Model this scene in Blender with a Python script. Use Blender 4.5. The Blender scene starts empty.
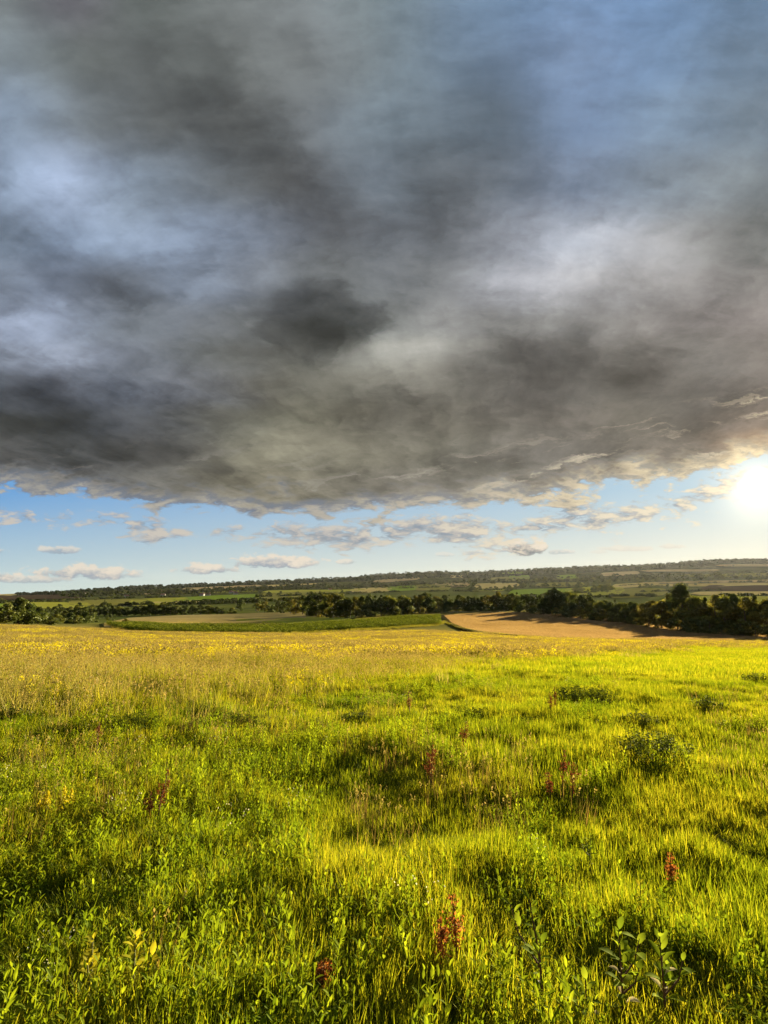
import bpy, bmesh, math, random
import numpy as np
from mathutils import Vector, Matrix

random.seed(7)
RNG = np.random.default_rng(11)
SC = bpy.context.scene
COL = SC.collection
R = math.radians

# ------------------------------------------------------------------ camera
F_PX, W_PX, H_PX = 560.0, 768, 1024
HORIZON = 596.0
PITCH = math.atan((HORIZON - 512) / F_PX)
SP, CP = math.sin(PITCH), math.cos(PITCH)
EYE = 1.65
EXPOSURE = 2.25

cam_d = bpy.data.cameras.new('camera')
cam_d.sensor_fit = 'VERTICAL'
cam_d.sensor_height = 36.0
cam_d.lens = 36.0 * F_PX / H_PX
cam_d.clip_start = 0.05
cam_d.clip_end = 90000
cam = bpy.data.objects.new('camera', cam_d)
COL.objects.link(cam)
cam.location = (0, 0, EYE)
cam.rotation_euler = (math.pi / 2 + PITCH, 0, 0)
SC.camera = cam

def pix_dir(px, py):
    """direction in the world of a point of the photograph (used to read off where things stand)"""
    xc, yc = (px - W_PX / 2) / F_PX, (H_PX / 2 - py) / F_PX
    return Vector((xc, CP - yc * SP, SP + yc * CP)).normalized()

def az_el(px, py):
    d = pix_dir(px, py)
    return math.degrees(math.atan2(d.x, d.y)), math.degrees(math.asin(d.z))

SUN_DIR = pix_dir(758, 487)
SUN_AZ, SUN_EL = az_el(758, 487)

# ------------------------------------------------------------------ noise
def _hash(ix, iy, s):
    h = (ix.astype(np.int64) * 374761393 + iy.astype(np.int64) * 668265263 + s * 982451653) & 0xffffffff
    h = ((h ^ (h >> 13)) * 1274126177) & 0xffffffff
    return ((h ^ (h >> 16)) & 0xffff) / 65535.0

def vnoise(x, y, s=0):
    x = np.asarray(x, float); y = np.asarray(y, float)
    ix, iy = np.floor(x), np.floor(y)
    fx, fy = x - ix, y - iy
    fx = fx * fx * (3 - 2 * fx); fy = fy * fy * (3 - 2 * fy)
    a, b = _hash(ix, iy, s), _hash(ix + 1, iy, s)
    c, d = _hash(ix, iy + 1, s), _hash(ix + 1, iy + 1, s)
    return (a * (1 - fx) + b * fx) * (1 - fy) + (c * (1 - fx) + d * fx) * fy - 0.5

def fbm(x, y, s=0, o=3):
    v, a, t = 0, 1.0, 0
    for k in range(o):
        v = v + a * vnoise(np.asarray(x) * 2 ** k, np.asarray(y) * 2 ** k, s + k * 17)
        t += a; a *= .5
    return v / t * 2      # about -1..1

# ------------------------------------------------------------------ terrain
COLS = np.array([-60., 0, 130, 256, 384, 512, 640, 768, 860])
YS = [14, 40, 80, 130, 170, 220, 280, 350, 450, 600, 900, 1400, 2200, 3500]
ROWS = {
    -60: [690, 654, 636, 624.5, 623, 621, 619.5, 618, 615.5, 612, 607.5, 603.5, 600, 597],
    0:   [690, 654, 637, 626.5, 624.8, 622.6, 620.5, 618.5, 616, 612, 607, 603, 599, 596.4],
    130: [690, 655, 642, 632, 628.8, 625.5, 622, 618.8, 615.8, 611.5, 606, 601, 595.5, 590.5],
    256: [690, 655.5, 645, 636.5, 632, 627.5, 622.5, 618.5, 614.5, 609.5, 603.5, 598, 592, 586],
    384: [690, 656, 645.5, 634.5, 629.5, 624, 618.5, 614.5, 611, 606.5, 601.5, 596, 590, 582.5],
    512: [690, 657, 646, 638.5, 633.5, 627, 618.5, 611.5, 608.5, 605, 600, 594.5, 588, 579.5],
    640: [690, 659, 648, 642.0, 636.5, 630, 622.5, 615.5, 609.5, 604, 598.5, 592.5, 586, 575],
    768: [690, 661, 650, 643.5, 639, 634, 628, 620, 612, 605, 598, 591, 583.5, 571],
    860: [690, 661, 651, 644, 640, 635, 629, 621, 613, 605, 598, 591, 583, 570]}
SKY_PX = np.array([-200, -60, 0, 20, 50, 90, 130, 200, 260, 330, 390, 430, 470, 520, 550, 575, 600, 625, 640, 660, 700, 740, 768, 860, 1000])
SKY_PY = np.array([596, 596, 594.8, 594.5, 592.5, 590, 587, 584, 581, 578, 573.5, 571, 571.5, 569.5, 567, 566, 565.5, 563.5, 564.5, 563, 559.5, 558, 558, 557, 560.])
RIDGE = 5200.0

def t_of_row(py):
    yc = (H_PX / 2 - py) / F_PX
    return -(SP + yc * CP) / (CP - yc * SP)

NU, NL = 120, 900
U_AX = np.linspace(-200, 1000, NU)
L_AX = np.linspace(math.log(1.0), math.log(40000.0), NL)
TAB = np.zeros((NU, NL))
_rowmat = np.array([ROWS[int(c)] for c in COLS])
for i, u in enumerate(U_AX):
    rows = [np.interp(u, COLS, _rowmat[:, k]) for k in range(len(YS))]
    sky = np.interp(u, SKY_PX, SKY_PY)
    ys = [0.0] + YS + [RIDGE]
    zs = [0.0] + [EYE - y * t_of_row(r) for y, r in zip(YS, rows)] + [EYE - RIDGE * t_of_row(sky)]
    ys += [9000, 15000, 40000]; zs += [min(zs[-1] * .3, -10), -30, -60]
    TAB[i] = np.interp(np.exp(L_AX), ys, zs)
def _smooth(a, n, ax):
    k = np.hanning(n + 2)[1:-1]; k /= k.sum()
    pad = [(0, 0), (0, 0)]; pad[ax] = (n // 2, n // 2)
    return np.apply_along_axis(lambda v: np.convolve(v, k, 'valid'), ax, np.pad(a, pad, mode='edge'))
TAB = _smooth(_smooth(TAB, 21, 1), 7, 0)

def H(x, y, detail=True):
    x = np.asarray(x, float); y = np.asarray(y, float)
    yy = np.maximum(y, 1.0)
    u = np.clip(384 + 567 * x / np.maximum(yy, np.abs(x) * .6), -200, 1000)
    fu = (u + 200) / 1200 * (NU - 1); iu = np.clip(fu.astype(int), 0, NU - 2); fu = fu - iu
    fl = (np.log(yy) - L_AX[0]) / (L_AX[-1] - L_AX[0]) * (NL - 1); il = np.clip(fl.astype(int), 0, NL - 2); fl = np.clip(fl - il, 0, 1)
    z = (TAB[iu, il] * (1 - fl) + TAB[iu, il + 1] * fl) * (1 - fu) + (TAB[iu + 1, il] * (1 - fl) + TAB[iu + 1, il + 1] * fl) * fu
    z = np.where(y < 1, np.minimum(-.042 * y, 3.0), z)
    r = np.hypot(x, y)
    if detail:
        near = np.clip(r / 2.0, 0.3, 1) * np.clip(1.3 - r / 70, 0, 1)
        z = z + near * (.13 * fbm(x / 2.6, y / 2.6, 3) + .05 * fbm(x / .8, y / .8, 9, 2))
        z = z + np.clip(r / 40, 0, 1) * np.clip(1.5 - r / 300, 0, 1) * .25 * fbm(x / 18, y / 18, 5, 2)
        z = z + np.clip(r / 1500 - .4, 0, 2.0) * 3.0 * fbm(x / 420, y / 420, 21, 2)
    return z

def ground_at(px, py):
    """where the sight line through a point of the photograph meets the ground: x, y, z"""
    d = pix_dir(px, py)
    tx, tz = d.x / d.y, d.z / d.y
    ys = np.exp(np.linspace(math.log(1.2), math.log(RIDGE * 1.05), 1500))
    below = EYE + tz * ys - H(tx * ys, ys, False)
    k = np.argmax(below <= 0) if (below <= 0).any() else len(ys) - 1
    if k == 0: y = ys[0]
    else:
        a, b = below[k - 1], below[k]
        y = ys[k - 1] + (ys[k] - ys[k - 1]) * (a / (a - b) if a != b else 0)
    x = tx * y
    return float(x), float(y), float(H(x, y))

def H1(x, y): return float(H(np.array([x]), np.array([y]))[0])

# ------------------------------------------------------------------ node helpers
class V:
    """a number or socket in a node tree, with arithmetic"""
    def __init__(s, nt, sock): s.nt, s.s = nt, sock
    def _op(s, op, *o, clamp=False):
        n = s.nt.nodes.new('ShaderNodeMath'); n.operation = op; n.use_clamp = clamp
        for i, q in enumerate((s,) + o):
            if isinstance(q, V): s.nt.links.new(q.s, n.inputs[i])
            else: n.inputs[i].default_value = q
        return V(s.nt, n.outputs[0])
    def __add__(s, o): return s._op('ADD', o)
    __radd__ = __add__
    def __sub__(s, o): return s._op('SUBTRACT', o)
    def __rsub__(s, o): return (s * -1) + o
    def __mul__(s, o): return s._op('MULTIPLY', o)
    __rmul__ = __mul__
    def __truediv__(s, o): return s._op('DIVIDE', o)
    def max(s, o): return s._op('MAXIMUM', o)
    def min(s, o): return s._op('MINIMUM', o)
    def pow(s, o): return s._op('POWER', o)
    def exp(s): return V(s.nt, s._const(math.e))._op('POWER', s)
    def _const(s, v):
        n = s.nt.nodes.new('ShaderNodeValue'); n.outputs[0].default_value = v; return n.outputs[0]
    def step(s, a, b):
        n = s.nt.nodes.new('ShaderNodeMapRange'); n.interpolation_type = 'SMOOTHSTEP'
        s.nt.links.new(s.s, n.inputs[0]); n.inputs[1].default_value = a; n.inputs[2].default_value = b
        n.inputs[3].default_value = 0; n.inputs[4].default_value = 1
        return V(s.nt, n.outputs[0])
    def lin(s, a, b, c=0., d=1.):
        n = s.nt.nodes.new('ShaderNodeMapRange'); n.clamp = True
        s.nt.links.new(s.s, n.inputs[0])
        for i, q in enumerate((a, b, c, d)): n.inputs[i + 1].default_value = q
        return V(s.nt, n.outputs[0])
    def curve(s, pts, lo, hi):
        """piecewise function through (x, y) points, y within lo..hi"""
        xs = [p[0] for p in pts]
        n = s.nt.nodes.new('ShaderNodeValToRGB')
        t = s.lin(xs[0], xs[-1]); s.nt.links.new(t.s, n.inputs[0])
        cr = n.color_ramp; cr.interpolation = 'EASE' if False else 'LINEAR'
        while len(cr.elements) < len(pts): cr.elements.new(.5)
        for e, (x, y) in zip(cr.elements, pts):
            e.position = (x - xs[0]) / (xs[-1] - xs[0]); g = (y - lo) / (hi - lo); e.color = (g, g, g, 1)
        return V(s.nt, n.outputs[0]) * (hi - lo) + lo

def mixc(nt, f, a, b, mode='MIX'):
    n = nt.nodes.new('ShaderNodeMix'); n.data_type = 'RGBA'; n.blend_type = mode; n.clamp_factor = True
    for sock, q in ((n.inputs[0], f), (n.inputs[6], a), (n.inputs[7], b)):
        if isinstance(q, V): nt.links.new(q.s, sock)
        elif isinstance(q, (int, float)): sock.default_value = q
        elif isinstance(q, (tuple, list)): sock.default_value = (*q[:3], 1)
        else: nt.links.new(q, sock)
    return n.outputs[2]

def vec(nt, *c):
    n = nt.nodes.new('ShaderNodeCombineXYZ')
    for i, q in enumerate(c):
        if isinstance(q, V): nt.links.new(q.s, n.inputs[i])
        else: n.inputs[i].default_value = q
    return n.outputs[0]

def noise(nt, v, scale, detail=4, rough=.55, dist=0., w=None):
    n = nt.nodes.new('ShaderNodeTexNoise')
    n.noise_dimensions = '3D'
    nt.links.new(v, n.inputs['Vector']); n.inputs['Scale'].default_value = scale
    n.inputs['Detail'].default_value = detail; n.inputs['Roughness'].default_value = rough
    n.inputs['Distortion'].default_value = dist
    return V(nt, n.outputs['Fac'])

def srgb(r, g, b):
    f = lambda c: (c / 255 / 12.92) if c / 255 <= .04045 else ((c / 255 + .055) / 1.055) ** 2.4
    return (f(r), f(g), f(b))
# ------------------------------------------------------------------ sky
def sky_a(px, py): 
    yc = (H_PX / 2 - py) / F_PX
    return (px - W_PX / 2) / F_PX / (CP - yc * SP)
def sky_b(py): return -t_of_row(py)

# colours of the cloud sheet, read off the photograph: row -> colours from west to east (every 64 points)
SHEET = {
0:   '686f70 605f66 585e5c 626866 707676 70797c 687880 5f768c 5a789b 5f7fa9 587aa5 557396 526e8c',
60:  '69747a 626968 585d5c 585d5b 646968 6e7577 68767e 5c7082 58708e 647fa5 5c7aa0 5a7491 586e84',
120: '6e8096 69747e 606668 565a5a 585c5c 626a70 687884 5a6a78 56687c 5c7496 627a96 62768a 5e6e7c',
180: '788ca8 8294b2 708094 626c76 585c5e 54585c 606c78 586068 5a6676 64748c 687686 6c767e 687074',
240: '5c6c80 687a94 7486a0 708098 646e7e 5c6066 60666e 5e6268 767a84 80848e 828286 7c7a78 70706c',
280: '606c7e 5e6a7e 58606c 626e80 68707c 606466 62666a 6c6e70 8c8c92 8c8a8c 84807e 86807c 76706a',
320: '78849c 768298 606872 5c626a 5c5e5c 484a46 686a66 767572 74726e 726f6b 807a74 7c736e 766c66',
350: '6e788a 7c869a 6a7280 5a5e60 5a5a54 64645c 7c7a70 7e7b72 68645e 605c56 68625a 6c655e 70665c',
385: '4a505a 505662 5a6270 62666e 5c5a52 625f52 767264 6e695e 5c5750 58534c 5a544c 625a52 6c6056',
420: '3e403e 3a3d3e 4a4e54 565650 646150 686350 5c574a 625c4e 645d52 625a50 625a4e 645a50 786656',
455: '4c4c4a 404242 464644 4c4a42 6c6752 76705a 6c6654 645f50 5e584e 605950 6a6054 7c6a58 aa825a',
490: '64686e 646462 5c5b56 646054 7a725a 78715c 6c6556 645e52 686256 70665a 82705c 967c60 c8a06e'}

def build_sky():
    w = bpy.data.worlds.new('World'); SC.world = w; w.use_nodes = True
    w.cycles.sampling_method = 'MANUAL'; w.cycles.sample_map_resolution = 512
    nt = w.node_tree; nt.nodes.clear(); L = nt.links
    out = nt.nodes.new('ShaderNodeOutputWorld')
    tc = nt.nodes.new('ShaderNodeTexCoord')
    sep = nt.nodes.new('ShaderNodeSeparateXYZ'); L.new(tc.outputs['Generated'], sep.inputs[0])
    x, y, z = (V(nt, sep.outputs[i]) for i in range(3))
    yy = y.max(.15)
    a, b = x / yy, z / yy
    zc = (z + .05).max(.03)                      # a cloud sheet overhead, curving down to the horizon
    pu, pv = x / zc, y / zc
    K = 1 / 2 ** EXPOSURE

    plane = vec(nt, pu, pv, 0.0)
    n_w = nt.nodes.new('ShaderNodeTexNoise'); L.new(plane, n_w.inputs['Vector'])
    n_w.inputs['Scale'].default_value = 1.7; n_w.inputs['Detail'].default_value = 5; n_w.inputs['Roughness'].default_value = .58
    sw = nt.nodes.new('ShaderNodeSeparateColor'); L.new(n_w.outputs['Color'], sw.inputs[0])
    w1, w2, w3 = (V(nt, sw.outputs[i]) for i in range(3))
    su, sv = pu * .985 - pv * .17, pv * .985 + pu * .17      # along and across the wind
    n_mid = noise(nt, vec(nt, su * 4.4 + 7.3 + (w1 - .5) * .9, sv * .75 + 3.1 + (w2 - .5) * .6, 0.), 1.0, 7, .60)
    n_fine = noise(nt, vec(nt, su * 9 + 1.7 + (w3 - .5) * 2.5, sv * 4.5 + 9.2 + (w1 - .5) * 2.5, 2.), 1.0, 5, .62)
    rv = vec(nt, a * 7.5 + (w1 - .5) * .5, b * 17, 7.)
    rim_n = noise(nt, rv, 1.5, 6, .58)
    rim_f = noise(nt, rv, 4.6, 6, .6)

    rv2 = vec(nt, a * 7.5 + (w1 - .5) * .5 + .05, b * 17 + .16, 7.)      # the same field a little higher up, towards the light
    relief = (rim_n - noise(nt, rv2, 1.5, 5, .58)) * 3.2 + (rim_f - noise(nt, rv2, 4.6, 4, .6)) * 1.6
    # thick and thin parts of the sheet
    wb = (b + (w2 - .5) * WARP_B * b.lin(.1, .6, .35, 1.) + (rim_n - .5) * .02).max(0.)
    wa = a + (w1 - .5) * WARP_A
    deck = None; prev = None
    for py in sorted(SHEET, reverse=True):
        n = nt.nodes.new('ShaderNodeValToRGB'); cr = n.color_ramp; cr.interpolation = 'CARDINAL'
        cols = [tuple(int(h[i:i + 2], 16) for i in (0, 2, 4)) for h in SHEET[py].split()]
        cols = [tuple(q * .68 + .32 * (sum(h) / 3) for q in h) for h in cols]
        lo, hi = sky_a(0, py), sky_a(768, py); pad = (hi - lo) * .15
        t = wa.lin(lo - pad, hi + pad); L.new(t.s, n.inputs[0])
        while len(cr.elements) < len(cols): cr.elements.new(.5)
        for i, e in enumerate(cr.elements):
            e.position = (pad + (hi - lo) * i / (len(cols) - 1)) / (hi - lo + 2 * pad)
        for i, e in enumerate(cr.elements): e.color = (*srgb(*cols[i]), 1)
        bb = sky_b(py)
        deck = n.outputs[0] if deck is None else mixc(nt, wb.step(prev, bb), deck, n.outputs[0])
        prev = bb
    low = b.lin(.15, .5, 1.35, .8)
    det = (n_mid - .5) * D_MID * low + (n_fine - .5) * D_FINE * low + (w3 - .5) * D_BIG + 1.0
    bil = noise(nt, vec(nt, a * 5.0 + (w1 - .5) * 1.2, b * 8.0 + (w3 - .5) * .8, 3.), 1.3, 8, .60)
    lump = noise(nt, vec(nt, a * 9.0 + (bil - .5) * 1.6, b * 14.0 + (w1 - .5) * 1.5, 8.), 1.2, 8, .62)
    lump_l = noise(nt, vec(nt, a * 9.0 + (bil - .5) * 1.6 + .10, b * 14.0 + (w1 - .5) * 1.5 - .22, 8.), 1.2, 6, .60)
    lowband = b.lin(.15, .75, 1.0, .15)
    det = det + (lump.step(.38, .62) - .5) * .20 * lowband + (lump - lump_l) * -1.15 * b.lin(.15, .9, 1., .30) + (bil.step(.38, .62) - .5) * .20 * b.lin(.2, 1., 1., .4)
    det = det + (bil - .5) * D_BIL * b.lin(.2, 1.1, 1.0, .55)
    pw_a, pw_b = a + (bil - .5) * .20 + (lump - .5) * .07, b + (lump - .5) * .10 + (w2 - .5) * .06 + (bil - .5) * .06
    for px, py, rx, ry, gain, soft, *rot in PUFFS:
        s_ = 1 / (CP - (H_PX / 2 - py) / F_PX * SP)
        gx = (pw_a - sky_a(px, py)) * (F_PX / s_); gy = (pw_b - sky_b(py)) * (F_PX / (s_ * s_))
        if rot:                                  # long bands, falling towards the east where rot > 0
            ca, sa = math.cos(R(rot[0])), math.sin(R(rot[0])); gx, gy = gx * ca - gy * sa, gx * sa + gy * ca
        ux, uy = gx * (1 / rx), gy * (1 / ry)
        det = det + ((ux * ux + uy * uy)._op('SQRT').step(1.0 + soft, 1.0 - soft) + (bil - .5) * 0) * (gain - 1)
    det = det.max(.35).pow(1.3) * 1.36
    deck = mixc(nt, 1.0, deck, vec(nt, det * .975, det, det * 1.02), 'MULTIPLY')

    # clear air under and behind the sheet
    st = nt.nodes.new('ShaderNodeTexSky'); st.sky_type = 'NISHITA'; st.sun_disc = False
    st.sun_elevation = R(SUN_EL); st.sun_rotation = R(SUN_AZ)
    st.air_density = 1.0; st.dust_density = .3; st.ozone_density = 3.0
    clear = mixc(nt, 1.0, st.outputs[0], tuple(c * SKY_STRENGTH / K for c in CLEAR_TINT), 'MULTIPLY')
    clear = mixc(nt, CLEAR_EVEN, clear, mixc(nt, a.lin(-.7, .75), mixc(nt, b.lin(0., .19), srgb(196, 214, 210), srgb(104, 160, 214)), mixc(nt, b.lin(0., .19), srgb(236, 226, 196), srgb(176, 202, 214))))

    # small cumulus, each where it stands above the horizon
    sky = clear
    cq = noise(nt, vec(nt, a * 30 + (rim_f - .5) * .6, b * 44, 11.), 1.0, 6, .6)
    for px, py, rx, ry, amp, dark in CUMULI:
        sx, sy = rx / F_PX, ry / F_PX
        ux = (a - sky_a(px, py)) * (1 / sx); uy = (b - sky_b(py)) * (1 / sy)
        lowp = (uy * -1).max(0.) * 1.3            # flat bases
        q = (ux * ux + uy * uy + lowp * lowp) * -1.0 + 1.0 + (cq - .5) * 4.6 + (rim_f - .5) * 1.6
        m = q.step(.05, .7) * amp
        lit = (uy * .8 + .42 + (cq - .5) * 3.0 + (rim_f - .5) * 1.0).step(0., 1.)
        sky = mixc(nt, m, sky, mixc(nt, lit, dark, (.78, .69, .57)))

    # ragged lower rim of the sheet
    edge = a.curve([(sky_a(px, py), sky_b(py)) for px, py in EDGE], 0, .5)
    h = (b - edge) * 57.3 + (noise(nt, vec(nt, a * 3.2, b * 4., 21.), 1.6, 3, .5) - .5) * 4.0
    q = h + (rim_n - .5) * 8.0 + (rim_f - .5) * 3.2
    m = q.step(-.3, .6)
    thick = q.step(.2, 3.6)
    side = a.lin(-.1, .7)
    rim_col = mixc(nt, side, (.46, .43, .37), (.95, .78, .48))
    rim_col = mixc(nt, (relief + .45 + (rim_f - .5) * .8).step(0., 1.), mixc(nt, side, (.17, .20, .25), (.40, .36, .28)), rim_col)
    # bright slits between the layers of the lower sheet, where the low sun gets through
    slit = noise(nt, vec(nt, a * 5.5 + (rim_n - .5) * 1.2, b * 44 - a * 6.0 + (rim_n - .5) * 3.0, 15.), 1.0, 6, .6)
    slit = slit.step(.53, .72) * h.step(.5, 2.0) * h.step(9.0, 3.0) * a.lin(-.5, .45, .25, .95)
    deck = mixc(nt, slit, deck, mixc(nt, side, (.42, .40, .36), (.88, .74, .50)))
    deckc = mixc(nt, thick, rim_col, deck)
    # the loose band of scraps under the rim
    g = (rim_n - .5) * 5 + (rim_f - .5) * 4.4 + (h + 2.3)._op('ABSOLUTE') * -.66 + .62 + a.lin(-.5, .1) * .45
    scrap = g.step(.0, 1.0)
    s_lit = (relief + .50 + (rim_f - .5) * .8).step(0., 1.)
    s_col = mixc(nt, s_lit, (.19, .235, .31), mixc(nt, side, (.60, .54, .46), (.92, .78, .54)))
    sky = mixc(nt, scrap * .9, sky, s_col)
    sky = mixc(nt, m, sky, deckc)

    # the sun and its aureole
    dp = nt.nodes.new('ShaderNodeVectorMath'); dp.operation = 'DOT_PRODUCT'
    L.new(tc.outputs['Generated'], dp.inputs[0]); dp.inputs[1].default_value = SUN_DIR
    ang = V(nt, dp.outputs['Value']).min(.9999999)._op('ARCCOSINE') * 57.29578
    thin = (m * thick) * -.85 + 1.0
    disc = ang.step(1.8, .1) * 4.0
    g1 = (ang * ang * (-1 / 6.0)).exp() * .6
    g2 = (ang * (-1 / 6.0)).exp() * .15
    glow = nt.nodes.new('ShaderNodeVectorMath'); glow.operation = 'SCALE'
    glow.inputs[0].default_value = (1.0, .80, .48); L.new(((disc * thin) + g1 * thin + g2 * thin).s, glow.inputs['Scale'])
    fin = mixc(nt, 1.0, sky, glow.outputs[0], 'ADD')
    bg = nt.nodes.new('ShaderNodeBackground')
    L.new(fin, bg.inputs[0]); bg.inputs[1].default_value = K
    L.new(bg.outputs[0], out.inputs[0])

PUFFS = [(235, 150, 200, 34, .86, .8, 35), (120, 235, 180, 30, 1.09, .8, 38), (300, 110, 110, 24, 1.10, .8, 48), (645, 225, 130, 22, 1.14, .8, -30), (60, 100, 110, 20, 1.08, .8, 40), (450, 240, 120, 26, .90, .8, 60), (700, 110, 110, 24, 1.06, .8, -50),
         (314, 320, 62, 40, .66, .24), (150, 280, 52, 30, .82, .25), (385, 414, 44, 17, .80, .35), (530, 268, 90, 44, 1.24, .8), (415, 338, 42, 42, 1.32, .6), (55, 335, 105, 20, 1.18, .6),
         (60, 180, 70, 40, .97, .8), (520, 378, 95, 34, .86, .6), (50, 412, 115, 24, .78, .6), (300, 444, 66, 12, 1.14, .7), (640, 245, 80, 22, 1.28, .7), (30, 462, 80, 10, .84, .6),
         (470, 445, 60, 10, 1.12, .7), (640, 372, 60, 20, .88, .6), (245, 385, 60, 22, .90, .6), (430, 160, 60, 50, .90, .8), (190, 130, 110, 40, .90, .8)]
WARP_A, WARP_B, D_MID, D_FINE, D_BIG, D_BIL = .20, .14, .85, .22, .10, .55
SKY_STRENGTH, CLEAR_EVEN = .05, .97
EDGE = [(-60, 482), (0, 490), (60, 497), (128, 500), (200, 510), (256, 517), (330, 518), (384, 515), (440, 511), (512, 506), (570, 499), (620, 488), (680, 477), (730, 464), (768, 455), (830, 445)]
_dk = (.25, .31, .39)
CUMULI = [(85, 574, 62, 10, .9, _dk), (30, 580, 50, 6, .7, _dk), (60, 551, 26, 6, .7, _dk), (0, 577, 16, 6, .8, (.22, .28, .36)), (-5, 552, 14, 4, .7, _dk),
          (208, 570, 34, 7, .9, _dk), (275, 563, 50, 10, .95, _dk), (347, 562, 11, 3.5, .7, _dk), (120, 576, 24, 5, .6, _dk),
          (525, 549, 27, 11, 1.0, (.10, .135, .18)), (560, 552, 16, 4, .6, _dk), (475, 553, 14, 4, .6, _dk), (445, 555, 10, 3, .4, _dk), (505, 551, 12, 3, .6, _dk),
          (625, 549, 30, 4, .6, (.6, .55, .45)), (670, 547, 16, 3.5, .6, (.6, .55, .45)), (600, 552, 10, 3, .4, (.6, .55, .45))]
CLEAR_TINT = (1.0, 1.0, 1.0)
build_sky()

sun_d = bpy.data.lights.new('sun', 'SUN'); sun_d.energy = 5.0; sun_d.angle = R(.6); sun_d.color = (1.0, .85, .56)
sun = bpy.data.objects.new('sun', sun_d); COL.objects.link(sun)
sun.rotation_euler = SUN_DIR.to_track_quat('Z', 'Y').to_euler()
sun.location = SUN_DIR * 300

SC.view_settings.view_transform = 'Standard'; SC.view_settings.look = 'None'
SC.view_settings.exposure = EXPOSURE; SC.view_settings.gamma = 1; SC.view_settings.use_curve_mapping = False
SC.cycles.use_denoising = True
SC.cycles.max_bounces = 6; SC.cycles.diffuse_bounces = 3; SC.cycles.glossy_bounces = 2; SC.cycles.transmission_bounces = 3
SC.cycles.volume_bounces = 0; SC.cycles.transparent_max_bounces = 6
SC.cycles.caustics_reflective = False; SC.cycles.caustics_refractive = False
SC.cycles.sample_clamp_indirect = 4
# ------------------------------------------------------------------ materials
def new_mat(name):
    m = bpy.data.materials.new(name); m.use_nodes = True
    nt = m.node_tree; nt.nodes.clear()
    return m, nt, nt.nodes.new('ShaderNodeOutputMaterial')

def pos_of(nt):
    g = nt.nodes.new('ShaderNodeNewGeometry'); return g.outputs['Position']

def attr(nt, name):
    n = nt.nodes.new('ShaderNodeAttribute'); n.attribute_name = name; return n

def leaf_mat(name, cols, scale=.6, trans=.5, shine=.012, rnd=.35, tcol=1.0, region=None):
    """thin leaf: reflects and lets light through; colour varies in patches over the land and from leaf to leaf"""
    m, nt, out = new_mat(name); L = nt.links
    p = pos_of(nt)
    n = noise(nt, p, scale, 3, .6)
    v = attr(nt, 'tone'); tone = V(nt, v.outputs['Fac'])
    f = ((n - .5) * 2.2 + .5 + (tone - .5) * rnd * 2).min(1.).max(0.)
    if len(cols) == 2: c = mixc(nt, f, cols[0], cols[1])
    else: c = mixc(nt, f.lin(.5, 1.), mixc(nt, f.lin(0., .5), cols[0], cols[1]), cols[2])
    if region: c = region(nt, p, c)
    br = tone * .6 + .7
    c = mixc(nt, 1.0, c, vec(nt, br, br, br), 'MULTIPLY')
    d = nt.nodes.new('ShaderNodeBsdfDiffuse'); L.new(c, d.inputs[0])
    t = nt.nodes.new('ShaderNodeBsdfTranslucent')
    tc = mixc(nt, 1.0, c, (1.25 * tcol, 1.15 * tcol, .7 * tcol), 'MULTIPLY'); L.new(tc, t.inputs[0])
    mx = nt.nodes.new('ShaderNodeMixShader'); mx.inputs[0].default_value = trans
    L.new(d.outputs[0], mx.inputs[1]); L.new(t.outputs[0], mx.inputs[2])
    g = nt.nodes.new('ShaderNodeBsdfGlossy'); g.inputs['Roughness'].default_value = .55; g.inputs[0].default_value = (.8, .85, .5, 1)
    m2 = nt.nodes.new('ShaderNodeMixShader'); m2.inputs[0].default_value = shine
    L.new(mx.outputs[0], m2.inputs[1]); L.new(g.outputs[0], m2.inputs[2]); L.new(m2.outputs[0], out.inputs[0])
    return m

def land_mat(name, a, b, c=None, scale=.03, fine=.6, stretch=(1, 1), bump=.4, rough=.95):
    m, nt, out = new_mat(name); L = nt.links
    p = pos_of(nt)
    mp = nt.nodes.new('ShaderNodeMapping'); mp.inputs['Scale'].default_value = (stretch[0], stretch[1], .3); L.new(p, mp.inputs[0])
    n1 = noise(nt, mp.outputs[0], scale, 5, .6); n2 = noise(nt, p, fine, 4, .6)
    col = mixc(nt, ((n1 - .5) * 2.4 + .5).min(1.).max(0.), a, b)
    if c: col = mixc(nt, (n2 - .42).lin(0., .25), col, c)
    else: 
        k = n2 * .8 + .6; col = mixc(nt, 1.0, col, vec(nt, k, k, k), 'MULTIPLY')
    bs = nt.nodes.new('ShaderNodeBsdfDiffuse'); bs.inputs['Roughness'].default_value = .6; L.new(col, bs.inputs[0])
    bp = nt.nodes.new('ShaderNodeBump'); bp.inputs['Strength'].default_value = bump; bp.inputs['Distance'].default_value = .4
    L.new(n2.s, bp.inputs['Height']); L.new(bp.outputs[0], bs.inputs['Normal'])
    L.new(bs.outputs[0], out.inputs[0])
    return m

def bark_mat(name, a, b):
    m, nt, out = new_mat(name)
    n = noise(nt, pos_of(nt), 4., 4); bs = nt.nodes.new('ShaderNodeBsdfPrincipled')
    nt.links.new(mixc(nt, n, a, b), bs.inputs['Base Color']); bs.inputs['Roughness'].default_value = .85
    nt.links.new(bs.outputs[0], out.inputs[0]); return m

M = {}
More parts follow.
